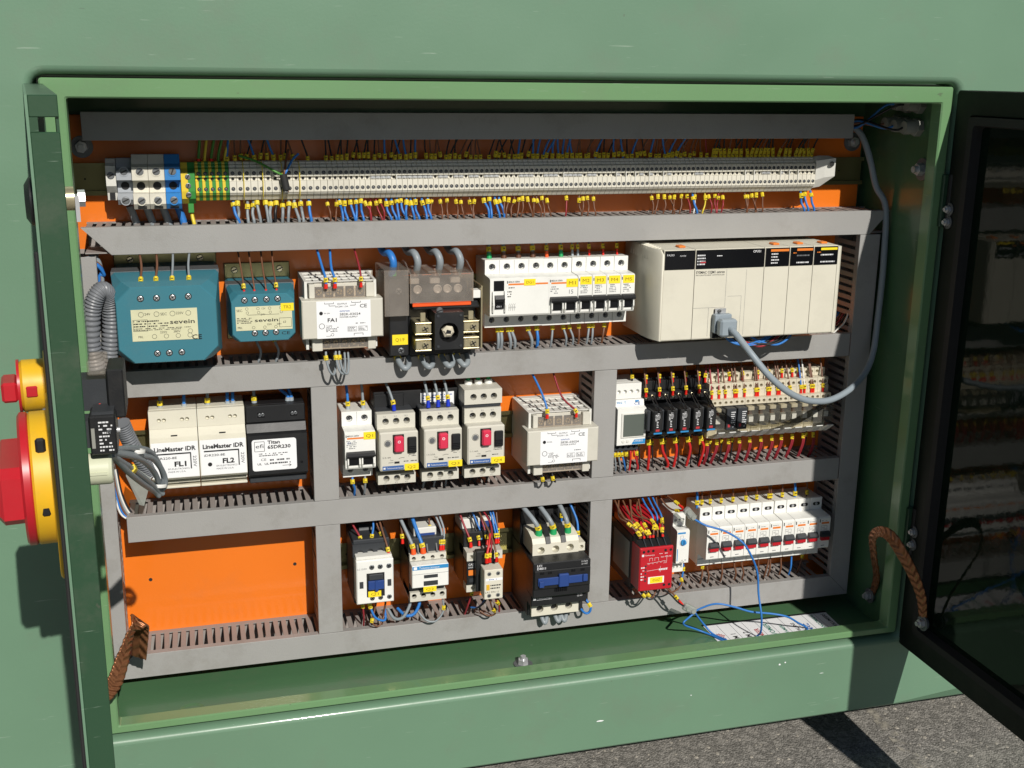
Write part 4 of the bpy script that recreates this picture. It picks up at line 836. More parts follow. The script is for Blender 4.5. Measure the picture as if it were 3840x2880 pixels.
def clear_relay(x, lab, grp, blk=False):
    t = thing('plug_relay',lab,'relay',x,-66,0,grp); w = 15.2
    mb = MB().use('cream2'); mb.box(0,w,-37,46,6,26,c=.5); mb.holebox(0,w,37,47,26,42,[(4,42.5,2.2,5),(11.2,42.5,2.2,5)]); mb.holebox(0,w,26.5,36.5,26,52,[(4,31,2.2,5),(11.2,31,2.2,5)]); mb.holebox(0,w,9.5,17.5,26,62,[(4,13.4,2.1,5),(11.2,13.4,2.1,5)]); mb.box(0,w,17.6,26.4,26,54); mb.box(0,w,-36,-24,26,52,c=.5); part(t,'socket',mb)
    if blk:
        part(t,'relay_can',B(.9,14.4,-20,8.6,30,73,c=.8),'charcoal'); mb = MB(); micro(mb,7,13,-17,5,73,8,'ink_white',.7); mb.use('ink_red').plate(3,6,-16,-12,73.02,.12); part(t,'print',mb)
    else:
        part(t,'relay_can',B(.9,14.4,-20,8.6,30,73,c=.8),'clear_relay'); mb = MB(); mb.use('steel').box(3.5,11.8,-14,-4,34,64,c=.6); mb.use('copper').cyl((7.6,40,-2),(7.6,62,-2),3.4,n=10); mb.use('cream2').box(3,12,2,7,36,66,c=.5); mb.use('label_white').plate(4.5,10.8,-13,-6,66,.4); part(t,'coil',mb); part(t,'can_band',B(.7,14.6,-1,.2,30,73.3),'clear_relay')
    part(t,'eject_lever',MB().xprism([(52,-36),(64,-33),(76,-24.5),(81,-20.8),(79.4,-20.2),(70,-25),(60,-30),(52,-33)],2.5,11.5),'white'); return t
q = clear_relay(358.6,'clear-cased plug-in relay on cream socket','clear plug-in relays'); k = clear_relay(374,'dark-cased plug-in relay on cream socket among the clear ones','dark relays among the clear ones',True)
k['label'] = 'dark-cased relay among the clear ones, the one nearer the black relays'; dup(k,'dark-cased relay among the clear ones, the one nearer the right duct',389.4,-66); q['label'] = 'clear plug-in relay between the black relays and a dark-cased relay'
for i in range(3,11): dup(q,['first','second','third','fourth','fifth','sixth','seventh','last'][i-3]+' clear plug-in relay counted from the dark-cased pair',358.6+i*15.45,-66)
# ================================================================ row 4
t = thing('contactor','small white contactor with dark blue core and black top','contactor',-103,-237)
part(t,'body',B(0,44,-36,46,6,68,c=1),'charcoal'); part(t,'upper_block',MB().use('charcoal').holebox(-1,42,26,42,30,72,[(8,31,3.4,6),(20,32,3.4,6),(32,32,3.4,6)]),'charcoal'); part(t,'arc_cap',MB().cyl((12,30,43),(30,30,43),9,n=16),'charcoal'); mb = MB(); mb.prism(rrect(0.4,45,-28.5,27.5,1),68.1,88,1.2); part(t,'front',mb,'white')
for x in (19,29,39.5): part(t,'terminal_screw',MB().screw(x,18.5,88,3.2,.8,rnd.uniform(0,1.5),True),'steel'); part(t,'terminal_screw',MB().screw(x,-21.5,88,3,.8,rnd.uniform(0,1.5),True),'steel')
part(t,'core_well',B(12.5,34,-19.5,11,88.02,88.6,c=.2),'black'); part(t,'core',B(14,33,-9.5,2,88.62,92,c=.8),'core_blue'); part(t,'core_cap',B(15,32,2.5,10,88.62,91,c=.8),'charcoal'); part(t,'core_rib',B(22,25.5,-11,3,92.02,93.2),'core_blue')
for x in (4,37.5): part(t,'marker_slot',B(x,x+4.6,-7.5,1,88.02,88.4),'charcoal')
sticker(t,14,29.5,-19.5,-12,89,'Q1'); txt(t,'LC1D09',1.8,16,88,2.2,'ink_grey',11); part(t,'top_ledge',B(1,44,27.6,31,68.1,84,c=.5),'white2')
t = thing('contactor','white contactor with blue name band and yellow tag Q2','contactor',-36,-237)
part(t,'body',B(0,44,-36,42,6,70,c=1),'charcoal'); part(t,'upper_terminal',MB().use('beige').holebox(0,45,15.6,24,40,76,[(5+11.6*i,18.6,2.6,6) for i in range(4)]),'beige'); part(t,'lower_terminal',MB().use('beige').holebox(0,45,-38,-26,30,76,[(5+11.6*i,-31,3.2,6) for i in range(4)]),'beige')
for i in range(3): part(t,'barrier',MB().xprism([(40,24.2),(76,24.2),(70,34),(40,42)],10+i*11.6,11.6+i*11.6),'charcoal')
mb = MB(); mb.prism(rrect(.4,45.4,-15,14,1),70.1,88,1); part(t,'front',mb,'white'); mb = MB().use('brand_blue'); mb.plate(1,45,8.6,13.4,88.02,.15); part(t,'name_band',mb); txt(t,'Telemecanique',9,9.6,88.2,2.8,'ink_white',25); mb = MB().use('label_white'); mb.plate(2.5,6.5,9.4,12.8,88.2,.12); part(t,'print',mb)
part(t,'window',B(15,32,-2.6,1.4,88.02,88.5),'charcoal'); part(t,'window',B(14.5,32,-12.5,-6.6,88.02,88.5),'charcoal'); line_mb = MB().use('ink_grey'); line(line_mb,[(.8,3),(45,3)],88,.4); part(t,'seam',line_mb); sticker(t,14,30,-20.5,-13.5,88.8,'Q2'); part(t,'aux_block',B(8,36,34,52,20,62,c=1),'white2'); part(t,'aux_band',MB().use('core_blue').plate(10,34,37,45,62.02,.2),'core_blue')
t = thing('control_relay','control relay with orange mark behind a narrow auxiliary block','relay',34,-237)
part(t,'body',B(0,45,-34,40,6,62,c=1),'black'); part(t,'upper_terminal',MB().use('beige').holebox(0,45,10,21,40,80,[(6,15,2.8,6),(17,15,2.8,6),(28,15,2.8,6),(39,15,2.8,6)]),'beige'); part(t,'face',B(0,16,-22,9.6,62.1,80,c=.8),'black'); part(t,'lower_terminal',MB().use('beige').holebox(0,16,-32,-22.4,62.1,78,[(8,-27,2.6,6)]),'beige'); part(t,'orange_mark',B(2,8,-9,-2,80.02,80.4),'brand_orange'); part(t,'reset_window',B(3,9,-18,-13,80.02,80.4),'charcoal'); txt(t,'CA2',2,4,80,2.8,'ink_white',7,bold=.02); txt(t,'DN40',2,.4,80,2.4,'ink_white',7); part(t,'top_terminals',MB().box(0,45,36,52,14,48,c=1),'white2'); part(t,'top_band',B(24,40,38,48,48.02,48.4),'core_blue')
t = thing('auxiliary_block','narrow cream auxiliary contact block with orange tab','contact block',49,-247,80.5)
part(t,'body',B(-6,17,-17,36,0,10,c=1),'black'); part(t,'front',B(-.5,22.6,-19,19.5,10.05,30,c=.8),'cream'); 
for z in (14.4,-14): 
    for x in (5.5,16.5): part(t,'screw_hole',MB().cyl((x,30,z),(x,30.3,z),2.7,n=12),'label_grey'); part(t,'terminal_screw',MB().screw(x,z,30.25,2.1,.3,.7,True),'steel')
part(t,'name_strip',B(1,22,5.4,8.6,30.02,30.2),'label_white'); part(t,'orange_tab',B(2,6,-6.6,.6,30.02,30.6),'yellow'); mb = MB(); micro(mb,7,22,-6.5,1,30,2,'ink',.9); micro(mb,5,21,6,8,30.2,1,'band_blue'); part(t,'print',mb); txt(t,'LA1 DN 11',.5,-10.6,30,2.2,w=17)
t = thing('contactor','large black contactor with dark blue bars and cream terminals','contactor',114,-248)
part(t,'body',B(-2,72,-62,20,6,80,c=1.5),'black'); part(t,'rear_body',B(-2,72,20.2,66,6,44,c=1.2),'black'); up = MB().use('cream'); up.holebox(2,62,22,37,40,86,[(13,28,4.8,9),(32,28.4,4.8,9),(51,28.8,4.8,9)]); up.xprism([(40,37.1),(86,37.1),(82,43),(66,47),(40,47)],2,62); part(t,'upper_terminal',up); part(t,'aux_terminal',MB().use('cream').holebox(62.4,71,22,33,40,84,[(66.7,27,2.6,6)]),'cream')
lo = MB().use('cream'); lo.holebox(2,64,-60,-41,40,86,[(13,-51,4.8,9),(32,-50.6,4.8,9),(51,-50.2,4.8,9)]); part(t,'lower_terminal',lo); part(t,'aux_terminal',MB().use('cream').holebox(62.4,71,-40.6,-30,60,86,[(66.7,-35,2.8,6)]),'cream')
part(t,'front',B(-4,70,-24,32-10,80.1,110,c=1.2),'black'); part(t,'lower_face',B(-3,70,-40,-24.2,80.1,100,c=1),'black'); part(t,'mid_plate',B(-3,69,-11.5,13,110.02,113,c=.8),'black'); part(t,'core_bar',B(1,29,-6,4,113.02,115.5,c=.6),'core_blue'); part(t,'core_bar',B(38,64,-6,4,113.02,115.5,c=.6),'core_blue'); part(t,'core_bridge',B(27,40,-9,8,113.02,117.5,c=1),'core_blue'); part(t,'core_button',B(58,64,-4,5,115.52,118,c=.5),'core_blue'); part(t,'core_stud',B(2,8,-7,1,115.52,118,c=.5),'core_blue')
for i in range(7): part(t,'grille_rib',B(24+i*2.4,25.6+i*2.4,-17,-12.5,110.02,111.6),'black_gloss')
for x in (4,14,44,56): part(t,'latch_notch',B(x,x+5,8.5,11.5,113.02,113.6),'black_gloss')
for x in (22,42): part(t,'barrier',MB().xprism([(40,37.3),(88,37.3),(84,45),(70,56),(40,60)],x-3,x+3),'black')
txt(t,'LC1',1,17.4,110,2.8,'ink_white',6,bold=.02); txt(t,'D4011',1,13.6,110,2.8,'ink_white',11,bold=.02); txt(t,'13 NO',58,18.4,110,1.9,'ink_white',8); txt(t,'21 NC',58,15.2,110,1.9,'ink_white',8); txt(t,'14 NO',57,-29,100,1.7,'ink_white',7); txt(t,'22 NC',57,-32,100,1.7,'ink_white',7)
b = part(t,'name_strip',B(-1,24,-31.5,-27,100.02,100.4),'charcoal'); mb = MB().use('ink_white'); mb.plate(-.4,3,-31,-27.6,100.4,.12); line(mb,[(4,-31.3),(24,-31.3)],100.4,.3); line(mb,[(4,-27.2),(24,-27.2)],100.4,.3); part(b,'print',mb); txt(b,'Telemecanique',4.6,-30,100.4,1.9,'ink_white',19)
# ---- red safety relay
t = thing('safety_relay','red safety relay with grey side label and yellow tag','relay',247,-248)
part(t,'body',B(.4,44,-36,36,6,88,c=1),'black'); part(t,'terminal_step',MB().xprism([(20,36.2),(88,36.2),(88,44),(70,52),(20,54)],1,43),'red'); mb = MB(); mb.prism(rrect(0,45,-28.5,30,1.5),88.1,115,1.5); part(t,'front',mb,'red'); part(t,'top_slope',MB().xprism([(88.1,30.2),(112,30.2),(100,36),(88.1,40)],1,44),'black')
for i in range(4): part(t,'terminal_fin',MB().xprism([(88.2,31),(113,30.4),(102,38),(88.2,42)],8+i*9,9.4+i*9),'charcoal')
part(t,'side_label',MB().box(-.4,.2,-24,25,24,80),'label_grey'); mb = MB().use('ink'); 
for x,z in ((5,25),(11,25.5),(17.5,25.5),(34,25),(41,25),(34,-22),(41,-22)): part(t,'terminal_hole',MB().lathe((x,115,z),(0,1,0),[(1.8,.05),(1.8,.2),(0,.2)],12),'ink')
mb = MB().use('ink_white'); line(mb,[(13,12),(13,16),(17,16),(17,12)],115,.3); line(mb,[(20,12),(20,16),(25,16),(25,12)],115,.3); line(mb,[(10,9),(34,11)],115,.35); line(mb,[(36,18),(36,8),(32,8)],115,.3); line(mb,[(10,-1),(38,1)],115,.35); line(mb,[(28,4),(28,-4)],115,.3)
for i in range(5): mb.box(26+i*2.4,27.8+i*2.4,-1.5,.8,115.05,115.2); ring_line(mb,12+i*5.5,8.6+i*.4,.9,115,.25,8)
micro(mb,2,7,-14,6,115,5,'ink_white',.8); micro(mb,26,40,20,22,115,1,'ink_white'); part(t,'print',mb); txt(t,'type XPS-NS',28,15.8,115,1.8,'ink_white',14); txt(t,'Telemecanique',6.4,19.4,115,1.8,'ink_white',13); mb = MB().use('ink_white'); mb.plate(2.6,5.4,18.8,21.8,115.02,.12); part(t,'print',mb)
for i in range(5): part(t,'indicator',MB().cyl((8.2,115,6-i*5),(8.2,115.6,6-i*5),1.2,n=10),'charcoal')
b = part(t,'tag_holder',B(12,33.5,-18.5,-9.5,115.02,115.4),'label_white'); sticker(t,14.5,31.5,-18,-10,115.45,'050Z')
t = thing('time_relay','slim white time relay with blue dial beside the isolator row','relay',314,-240)
part(t,'body',B(0,17.5,-42,42,6,55,c=.8),'white2'); part(t,'upper_terminal',MB().use('white').holebox(0,17.3,24,41.5,55.05,60,[(3.5,32,2,4),(8.7,32,2,4),(14,32,2,4)]),'white'); part(t,'lower_terminal',MB().use('white').holebox(0,17.3,-41,-24,55.05,60,[(3.5,-34,2,4),(8.7,-34,2,4),(14,-34,2,4)]),'white'); part(t,'nose',MB().xprism([(55,23.8),(72,23.4),(75,22),(75,-22),(72,-23),(55,-23.8)],0.1,17.4),'white')
part(t,'dial',MB().lathe((9,75,7),(0,1,0),[(4,0),(3.6,2.4),(0,2.6)],16),'brand_blue'); part(t,'dial_slot',B(8.4,9.6,4.2,9.8,77.62,77.9),'core_blue'); mb = MB().use('brand_blue'); mb.plate(1,12,18.5,20.8,75.02,.15); line(mb,[(1.6,-2),(1.6,-19)],75,1.2); ring_line(mb,9,7,5.4,75,.25); mb.use('ink_grey'); line(mb,[(5,11),(5,16),(9,16),(9,13)],75,.3); micro(mb,5,15,-22,-17,75,2,'ink_grey'); part(t,'print',mb)
# ---- ten isolators
ORD = ['first','second','third','fourth','fifth','sixth','seventh','eighth','ninth','tenth']
for i in range(10):
    t = thing('isolator', f'{ORD[i]} white isolator with black toggle, counted from the slim time relay','isolator',356.5+i*18.05,-240+(.6 if i in (6,7) else 0),-.6+ (1.2 if i in (6,7) else 0)); w = 17.7
    part(t,'body',B(.2,w,-40.2,40.2,6,44,c=.6),'white2'); 
    mb = MB().use('white'); mb.box(.2,w,23.4,41,44.05,50,c=.5); mb.use('black').prism(rrect(4,14.4,30,34.6,2.2),50.02,50.3); part(t,'upper_terminal',mb)
    mb = MB(); mb.use('steel').lathe((9,50.2,32.3),(0,1,0),[(1.9,.1),(1.8,.5),(0,.5)],10); part(t,'terminal_screw',mb)
    part(t,'lower_terminal',B(.2,w,-41,-23.4,44.05,50,c=.5),'white'); part(t,'lower_seam',B(.4,w-.2,-31.6,-31,50.02,50.3),'ink_grey')
    part(t,'nose',MB().xprism([(44,23.2),(50,24),(73,22.4),(75,20.6),(75,-21),(73.5,-22.6),(44,-23.2)],.2,w),'white')
    part(t,'toggle',MB().xprism([(75.1,2.4),(79,2),(82,-1.4),(81.6,-3.8),(75.1,-4.4)],3,16),'charcoal'); part(t,'red_flag',B(3.4,15.6,-9.6,-4.6,75.03,80,c=.5),'red'); part(t,'latch_mark',B(6,11,-18.6,-17.8,75.03,75.4),'ink_grey')
    mb = MB().use('brand_orange'); mb.plate(4.5,15.8,12.6,15.2,75.02,.14); micro(mb,4.6,15,16.4,18,75,1,'ink_grey'); mb.use('ink').box(1.6,2.8,15,19.4,75.02,75.16); line(mb,[(4.5,4),(4.5,10),(13,10)],75,.3); line(mb,[(9,2.5),(9,8.5)],75,.3); line(mb,[(13,2.5),(13,10)],75,.3); ring_line(mb,11,5,.9,75,.3,8); ring_line(mb,7,7,.8,75,.3,8); part(t,'print',mb)
# ================================================================ wires
def jit(a): return rnd.uniform(-a, a)
def parse(s): return [(t[0], float(t[1:])) for t in s.split()]
TOP = "b-224 n-216 n-210 k-203 b-195 k-188 n-182 b-175 n-166 k-161 n-153 k-137 k-116 k-110 k-104 k-99 k-93 k-86 k-79 k-74 k-69 k-62 n-56 b-50 k-43 k-38 b-33 b-26 k-20 b-15 k-3 n3 n9 n14 k21 k26 k31 n38 k44 n50 n56 n62 k73 k80 k84 k90 k96 k102 b108 k112 k119 b126 b131 b138 b143 b149 b157 b162 b167 b174 n180 n185 n191 n195 b204 k209 k214 k219 b226 n232 b238 k244 b250 n256 n261 k266 b274 n281 n286 b292 b298 n302 b308 n313 n318 n325 n331 n340 r348 k356 k360 k366 k372 n378 k383 k388 k394 k402 k408 k414 n420 k426 k431 k438 n446 k454 k460 k470 k475 k480 n486 k492"
BOT = "b-221 g-216 g-206 g-199 g-195 g-186 g-180 k-175 g-167 g-161 g-154 g-147 b-138 n-117 n-108 b-104 b-98 b-91 b-85 b-79 r-74 r-68 r-62 r-57 b-51 b-44 b-38 b-34 b-27 b-22 b-17 b-9 b-2 n2 n13 n20 n31 n38 n48 n53 b66 b72 b78 b84 n89 n95 n101 n107 n112 n118 n125 n130 n136 n142 r166 n183 n188 n193 n200 n276 n283 n293 n300 n306 n316 r323 b330 w334 y346 r352 r360 r365 r371 n400 n405 n411 n416 n424 b478 b485 b492"
for c, x in parse(TOP):
    e = jit(9); x -= 1.0
    wire([(x,30,251),(x+jit(.8),31,258),(x+e*.4,34,268),(x+e,42,281)], c, f'thin {CN[c]} wire with yellow marker rising from the terminal row to the shaded duct', f'{CN[c]} wires above the terminal row', r=1.3 if c == 'b' else 1.0, mark=(5.2, 11) if x > 352 else (rnd.uniform(4.5,9),), ml=rnd.uniform(5,7.5), stuff=True)
for c, x in parse(BOT):
    e = rnd.uniform(-2, 7) if x < 60 else jit(5)
    wire([(x,31,213),(x+jit(.8),33+jit(2),206),(x+e*.5+jit(1.6),36+jit(3),197),(x+e,38,188),(x+e,34,178)], c, f'{CN[c]} wire with yellow marker dropping from the terminal row into the duct', f'{CN[c]} wires below the terminal row', r=1.75 if (c in 'bgk' and x < -130) else 1.45 if c == 'b' else 1.0, mark=(rnd.uniform(5.5,9.5),), ml=rnd.uniform(4.2,6.4))
# earth wires over the striped terminals, fat feeds under the big ones
for i, x in enumerate((-256,-249.5,-242.5,-235,-228)):
    wire([(x,30,252),(x+1,32,262),(x+3+i,36,281)], 'y' if i in (1,4) else 'e', 'yellow-green earth wire rising from the striped terminals' if i not in (1,4) else 'yellow earth wire rising from the striped terminals', 'earth wires above the striped terminals', r=1.6, mark=None, fer='r' if i in (0,2) else None)
for x, c, lab in ((-331,'g','fat grey cable under the grey terminal'),(-314,'g','fat grey cable under the cream terminal next to the grey one'),(-297,'g','fat grey cable under the cream terminal next to the blue one'),(-281,'b','fat dark blue cable under the blue terminal')):
    wire([(x,22,206),(x+3,20,197),(x+6,20,186),(x+7,20,176)], c, lab, None, r=4.2, mark=None)
wire([(-266,34,201),(-265.5,36,194),(-264,38,186),(-264,34,178)], 'y', 'yellow earth wire dropping from the wide earth terminal', None, r=2.1, mark=None)
# stripped grey cable hanging over the terminals
t = solo('cut_cable', MB().cyl((0,0,0),(3,4,-17),4.2,4.2,14), 'rubber_and_hole_shade', 'black cut cable end hanging in front of the white terminals', 'cable', -167, 240, 50)
for c, e in (('b',(18,-8,22)),('n',(8,-14,26)),('e',(-46,-14,20))): part(t, 'core', MB().tube(spline([(.5,.5,-1),(e[0]*.2,2,4),(e[0]*.6,e[1]*.5,e[2]*.7),e],5),1.3,7), 'wire_'+c)
for c, dx in (('w',-1.6),('n',1.2),('g',0)): part(t, 'core_end', MB().cyl((3+dx,4.2,-17.3),(3+dx,4.3,-18.5),1.1,n=8), 'wire_'+c)
def W(pts, c, lab, grp=None, **k): return wire(pts, c, lab, grp, **k)
# transformers
for i, (x, c) in enumerate(zip((-322,-306,-290,-274), 'nngg')): W([(x,98,131),(x+jit(1),96,138),(x+1,78,149),(x-2+i*2,45,163)], c, f'{CN[c]} wire with yellow marker entering the large teal transformer', f'{CN[c]} wires into the large transformer', r=1.3, mark=(6,), ml=5.5)
for i, x in enumerate((-216,-205,-192.5,-181)): W([(x,74,114),(x,72,122),(x-1.5,58,140),(x-4+i,38,163)], 'n', 'brown wire with red ferrule entering the small teal transformer', 'brown wires into the small transformer', r=1.0, mark=(8,) if i in (0,3) else None, fer='r', fl=4)
for x in (-204,-184): W([(x,34,64),(x+1,40,52),(x+5,40,40),(x+2,38,28),(x-2,34,22)], 'g', 'grey wire leaving the small teal transformer towards the slotted duct', 'grey wires under the small transformer', r=1.5, mark=(12,) if x > -190 else None)
for x, c, ex in ((-128,'b',-134),(-118,'b',-118),(-89,'r',-92)): W([(x,83,118),(x+.5,82,128),(x-2 if c=='b' else x,72,140),(ex,45,163)], c, f'{CN[c]} wire with red ferrule entering the power supply tagged FA1', f'{CN[c]} wires into the tagged power supply', r=1.5 if c=='b' else 1.2, mark=(9,), fer='r', ml=5)
for i, x in enumerate((-130,-119,-115)): W([(x,83,46),(x,86,38),(x+3,88,25),(x+8,86,20),(x+11,78,28),(x+12,66,40)], 'g', 'looped grey wire under the power supply tagged FA1', 'looped grey wires under the tagged power supply', r=1.3, mark=(7,))
# isolator cables
for x, c in ((-50,'b'),(-22,'g'),(4,'g'),(28,'g')): W([(x,58,126),(x+1,66,141),(x-2,60,151),(x-6,42,150),(x-8,26,158),(x-9,24,168)], c, f'thick {CN[c]} cable arching into the clear-covered isolator', f'thick {CN[c]} cables into the isolator', r=4.2, mark=None, cat='cable', name='cable', n=10)
for x in (-46,-18,6,24): W([(x,56,36),(x+1,72,27),(x+6,80,21),(x+12,74,24),(x+14,52,34)], 'g', 'thick grey cable looping under the black isolator', 'thick grey cables under the isolator', r=3.4, mark=(9,), ml=6, cat='cable', name='cable', n=9)
for i in range(4): W([(49+i*2,40,64),(48+i*2,48,54),(44+i*2.6,54,42),(36+i*3,50,30),(32+i*3,44,24)], 'b', 'blue wire in the bundle beside the isolator', 'blue wires in the bundle beside the isolator', r=1.5, mark=(15,), ml=6)
for x, f, rr in ((71,'g',2.8),(89,'n',3),(107,'n',3),(125,'n',3),(142.5,'o',2),(160.5,'g',2.4),(175,'s',1.4),(182,'s',1.4),(196.5,'r',1.2),(214.5,'r',1.2),(232.5,'r',1.2)): W([(x,36,136),(x,35,144),(x,33,153),(x+1,30,166)], 'g' if x < 185 else 'n', 'wire with thick coloured sleeve entering the top of the wide breaker' if x < 135 else 'marked wire entering the top of the small breakers', 'wires above the wide breaker' if x < 135 else 'wires above the small breakers', r=rr*.75, mark=(13,), fer=f, fl=9, ml=5.5)
for x, c in parse("g82 g86 g95 g99 g120 b131 g151 g165 g173 n185 g198 g203 n218"): e = jit(4); W([(x,36,58),(x,38,50),(x+e,40,38),(x+e*1.2,36,24)][0:4], x if isinstance(x, str) else c, 'x', None) if 0 else None
for c, x in parse("g82 g86 g95 g99 g120 b131 g151 g165 g173 n185 g198 g203 n218"):
    e = jit(4); W([(x,36,58),(x,38,50),(x+e,41,38),(x+e*1.2,36,24)], c, f'{CN[c]} wire dropping from the white breakers into the slotted duct', f'{CN[c]} wires under the white breakers', r=2 if x < 135 else 1.4, mark=(7,))
# controller: harness hanging under it, serial cable
for i in range(7): c = 'bbkrkkb'[i]; W([(352+i*5,92,46),(362+i*6,98,36-i%3),(380+i*7,100,32-i%4),(405+i*6,96,37),(428+i*4,84,45)], c, f'{CN[c]} wire in the harness hanging under the controller', 'harness wires under the controller', r=1.5, mark=None, stuff=True)
W([(343,137,59),(346,145,54),(349,152,48),(357,166,34),(373,173,14),(395,173,-5),(421,166,-20),(448,156,-29),(481,141,-33),(519,121,-27),(553,99,-12),(572,83,12),(581,72,50),(583,70,90),(584,68,126),(585,60,191),(576,48,217),(569,40,250),(561,32,277),(552,25,290)], 'g', 'long grey data cable curving from the controller plug up the right wall', None, r=4.0, mark=None, m='cable_grey', cat='cable', name='cable', n=12)
# row 3
for x, c, lab in ((-313,'g','FL1'),(-287,'b','FL1'),(-261,'g','FL2'),(-239,'b','FL2'),(-233,'b','FL2')): W([(x,40,-20),(x,40,-12),(x+.5,36,-4),(x+1,32,4)], c, f'{CN[c]} wire entering the top of the line filter tagged {lab}', f'{CN[c]} wires into filter {lab}', r=1.9, mark=(6,) if c=='g' else None, fer='s', fl=4)
for x, c, ex in ((-209,'g',-209),(-171,'b',-186),(-167,'b',-172)): W([(x,40,-20),(x,40,-14),((x+ex)/2,38,-7),(ex,34,4)], c, f'{CN[c]} wire entering the top of the black surge filter', f'{CN[c]} wires into the surge filter', r=2.0, mark=(5,) if c=='g' else None, fer='s', fl=4)
for x, c in ((-101,'b'),(-83,'g')): W([(x,38,-36),(x,38,-28),(x-.5,36,-14),(x-2,32,4)], c, f'{CN[c]} wire into the two-pole breaker beside the motor breakers', None, r=1.7, mark=(7,), fer='s')
W([(-50,62,-34),(-50.5,62,-26),(-54,54,-12),(-60,36,4)], 'g', 'grey wire with blue ferrule into the motor breaker beside the two-pole breaker', None, r=1.6, mark=(10,), fer='b', fl=8)
for x in (-9,3,15): W([(x,62,-33),(x,61,-24),(x-1,52,-10),(x-3,36,5)], 'g', 'grey wire with blue ferrule into the middle motor breaker', 'grey wires into the middle motor breaker', r=1.6, mark=(11,), fer='b', fl=9)
for x in (43.6,56,68.6): W([(x,45,-8),(x,44,-3),(x,42,3),(x,38,12)], 'g', 'grey wire with green ferrule into the feed block', 'grey wires into the feed block', r=1.8, mark=(6,), fer='g', fl=4)
for c, x in parse("b-99 g-84 k-60 k-48 k-36 g-9 g3 g15 k44 k56 k68"): e = jit(4); W([(x,48,-118),(x,50,-124),(x+e,46,-133),(x+e,38,-146)], c, f'short {CN[c]} wire with yellow marker under the breakers of the motor row', f'{CN[c]} wires under the motor row', r=1.5, mark=(5,), stuff=True)
W([(132,83,-50),(132,82,-38),(128,70,-20),(120,46,4)], 'b', 'blue wire into the power supply beside the motor breakers', None, r=1.4, mark=(9,), fer='r'); W([(169,83,-51),(168,82,-42),(155,68,-28),(148,46,4)], 'r', 'dark red wire into the power supply beside the motor breakers', None, r=1.2, mark=(8,), fer='r')
for x in (128,141): W([(x,80,-122),(x+1,82,-129),(x+5,78,-134),(x+8,60,-136)], 'k', 'short black wire under the power supply beside the motor breakers', 'black wires under that power supply', r=1.2, mark=(6,))
W([(257,40,-23),(257,40,-16),(256,36,-6),(256,30,4)], 'k', 'black wire into the top of the digital timer', None, r=1.2, mark=(7,))
for c, x in parse("g234 g239 b244 k250 c256 c261 r264"): e = rnd.uniform(0,9); W([(x,46,-109),(x,48,-116),(x+e*.5,46,-126),(x+e,42,-138),(x+e,36,-146)], c, f'{CN[c]} wire under the digital timer', f'{CN[c]} wires under the timer', r=1.3, mark=(7,) if c != 'c' else None)
for i in range(5):
    x = 271+18.1*i
    W([(x,54,-40),(x,54,-32),(x+1,46,-18),(x+2,34,4)], 'n', 'brown wire with red ferrule into the front of a black relay', 'brown wires into the black relays', r=1.1, mark=(8.5,), fer='r', fl=6); W([(x+4,43,-26),(x+4,42,-18),(x+5,38,-8),(x+5,32,4)], 'n', 'brown wire with red ferrule into the back of a black relay', 'brown wires into the backs of black relays', r=1.1, mark=(8.5,), fer='r', fl=6, stuff=True)
    W([(x+9,44,-97),(x+9,48,-103),(x+10+i,48,-116),(x+8+(14 if i==1 else 4),42,-138),(x+12,36,-148)], 'c', 'bright red wire with yellow marker under a black relay', 'bright red wires under the black relays', r=1.9, mark=(7,), ml=7); W([(x+1,34,-100),(x+1,36,-112),(x+2,36,-126),(x+3,34,-146)], 'k', 'black wire with yellow marker under a black relay', 'black wires under the black relays', r=1.1, mark=(8,), stuff=True)
for c, x in parse("r361 r371 n380 n393 n396 n407 n423 n426 n440 n443 n454 n457 n472 b488 w493 n503 n506 n520"): e = jit(3); W([(x,55,-50),(x,55,-42),(x+e*.4,48,-24),(x+e,36,3)], c, f'{CN[c]} wire with red ferrule into the front terminals of the cream relay sockets', f'{CN[c]} wires into the cream sockets', r=1.1, mark=(10,), fer='r', fl=7.5)
for c, x in parse("r356 n390 n409 n430 n446 n465 n480 n489"): e = jit(3); W([(x,44,-29),(x,43,-22),(x+e,38,-10),(x+e,30,4)], c, f'{CN[c]} wire with red ferrule into the back terminals of the cream relay sockets', f'{CN[c]} wires into the backs of the sockets', r=1.1, mark=(9,), fer='r', fl=6, stuff=True)
for x in (363,377,393.5,409,424,440,456,470,486,502,517):
    e = rnd.uniform(-7,0)
    for s in (-1.1,1.1): W([(x+s,44,-102),(x+s,47,-109),(x+s+e*.4,48,-120),(x+s+e,44,-134),(x+s+e,36,-148)], 'r', 'dark red wire in a marked pair under the relay sockets', 'dark red wire pairs under the relay sockets', r=1.15, mark=(8.5,) if s < 0 else None, ml=7, stuff=s > 0)
    if x % 2: W([(x-6,36,-104),(x-6,38,-116),(x-7,38,-128),(x-7,34,-146)], 'k', 'black wire behind the red pairs under the relay sockets', 'black wires behind the red pairs', r=1.0, mark=(8,), stuff=True)
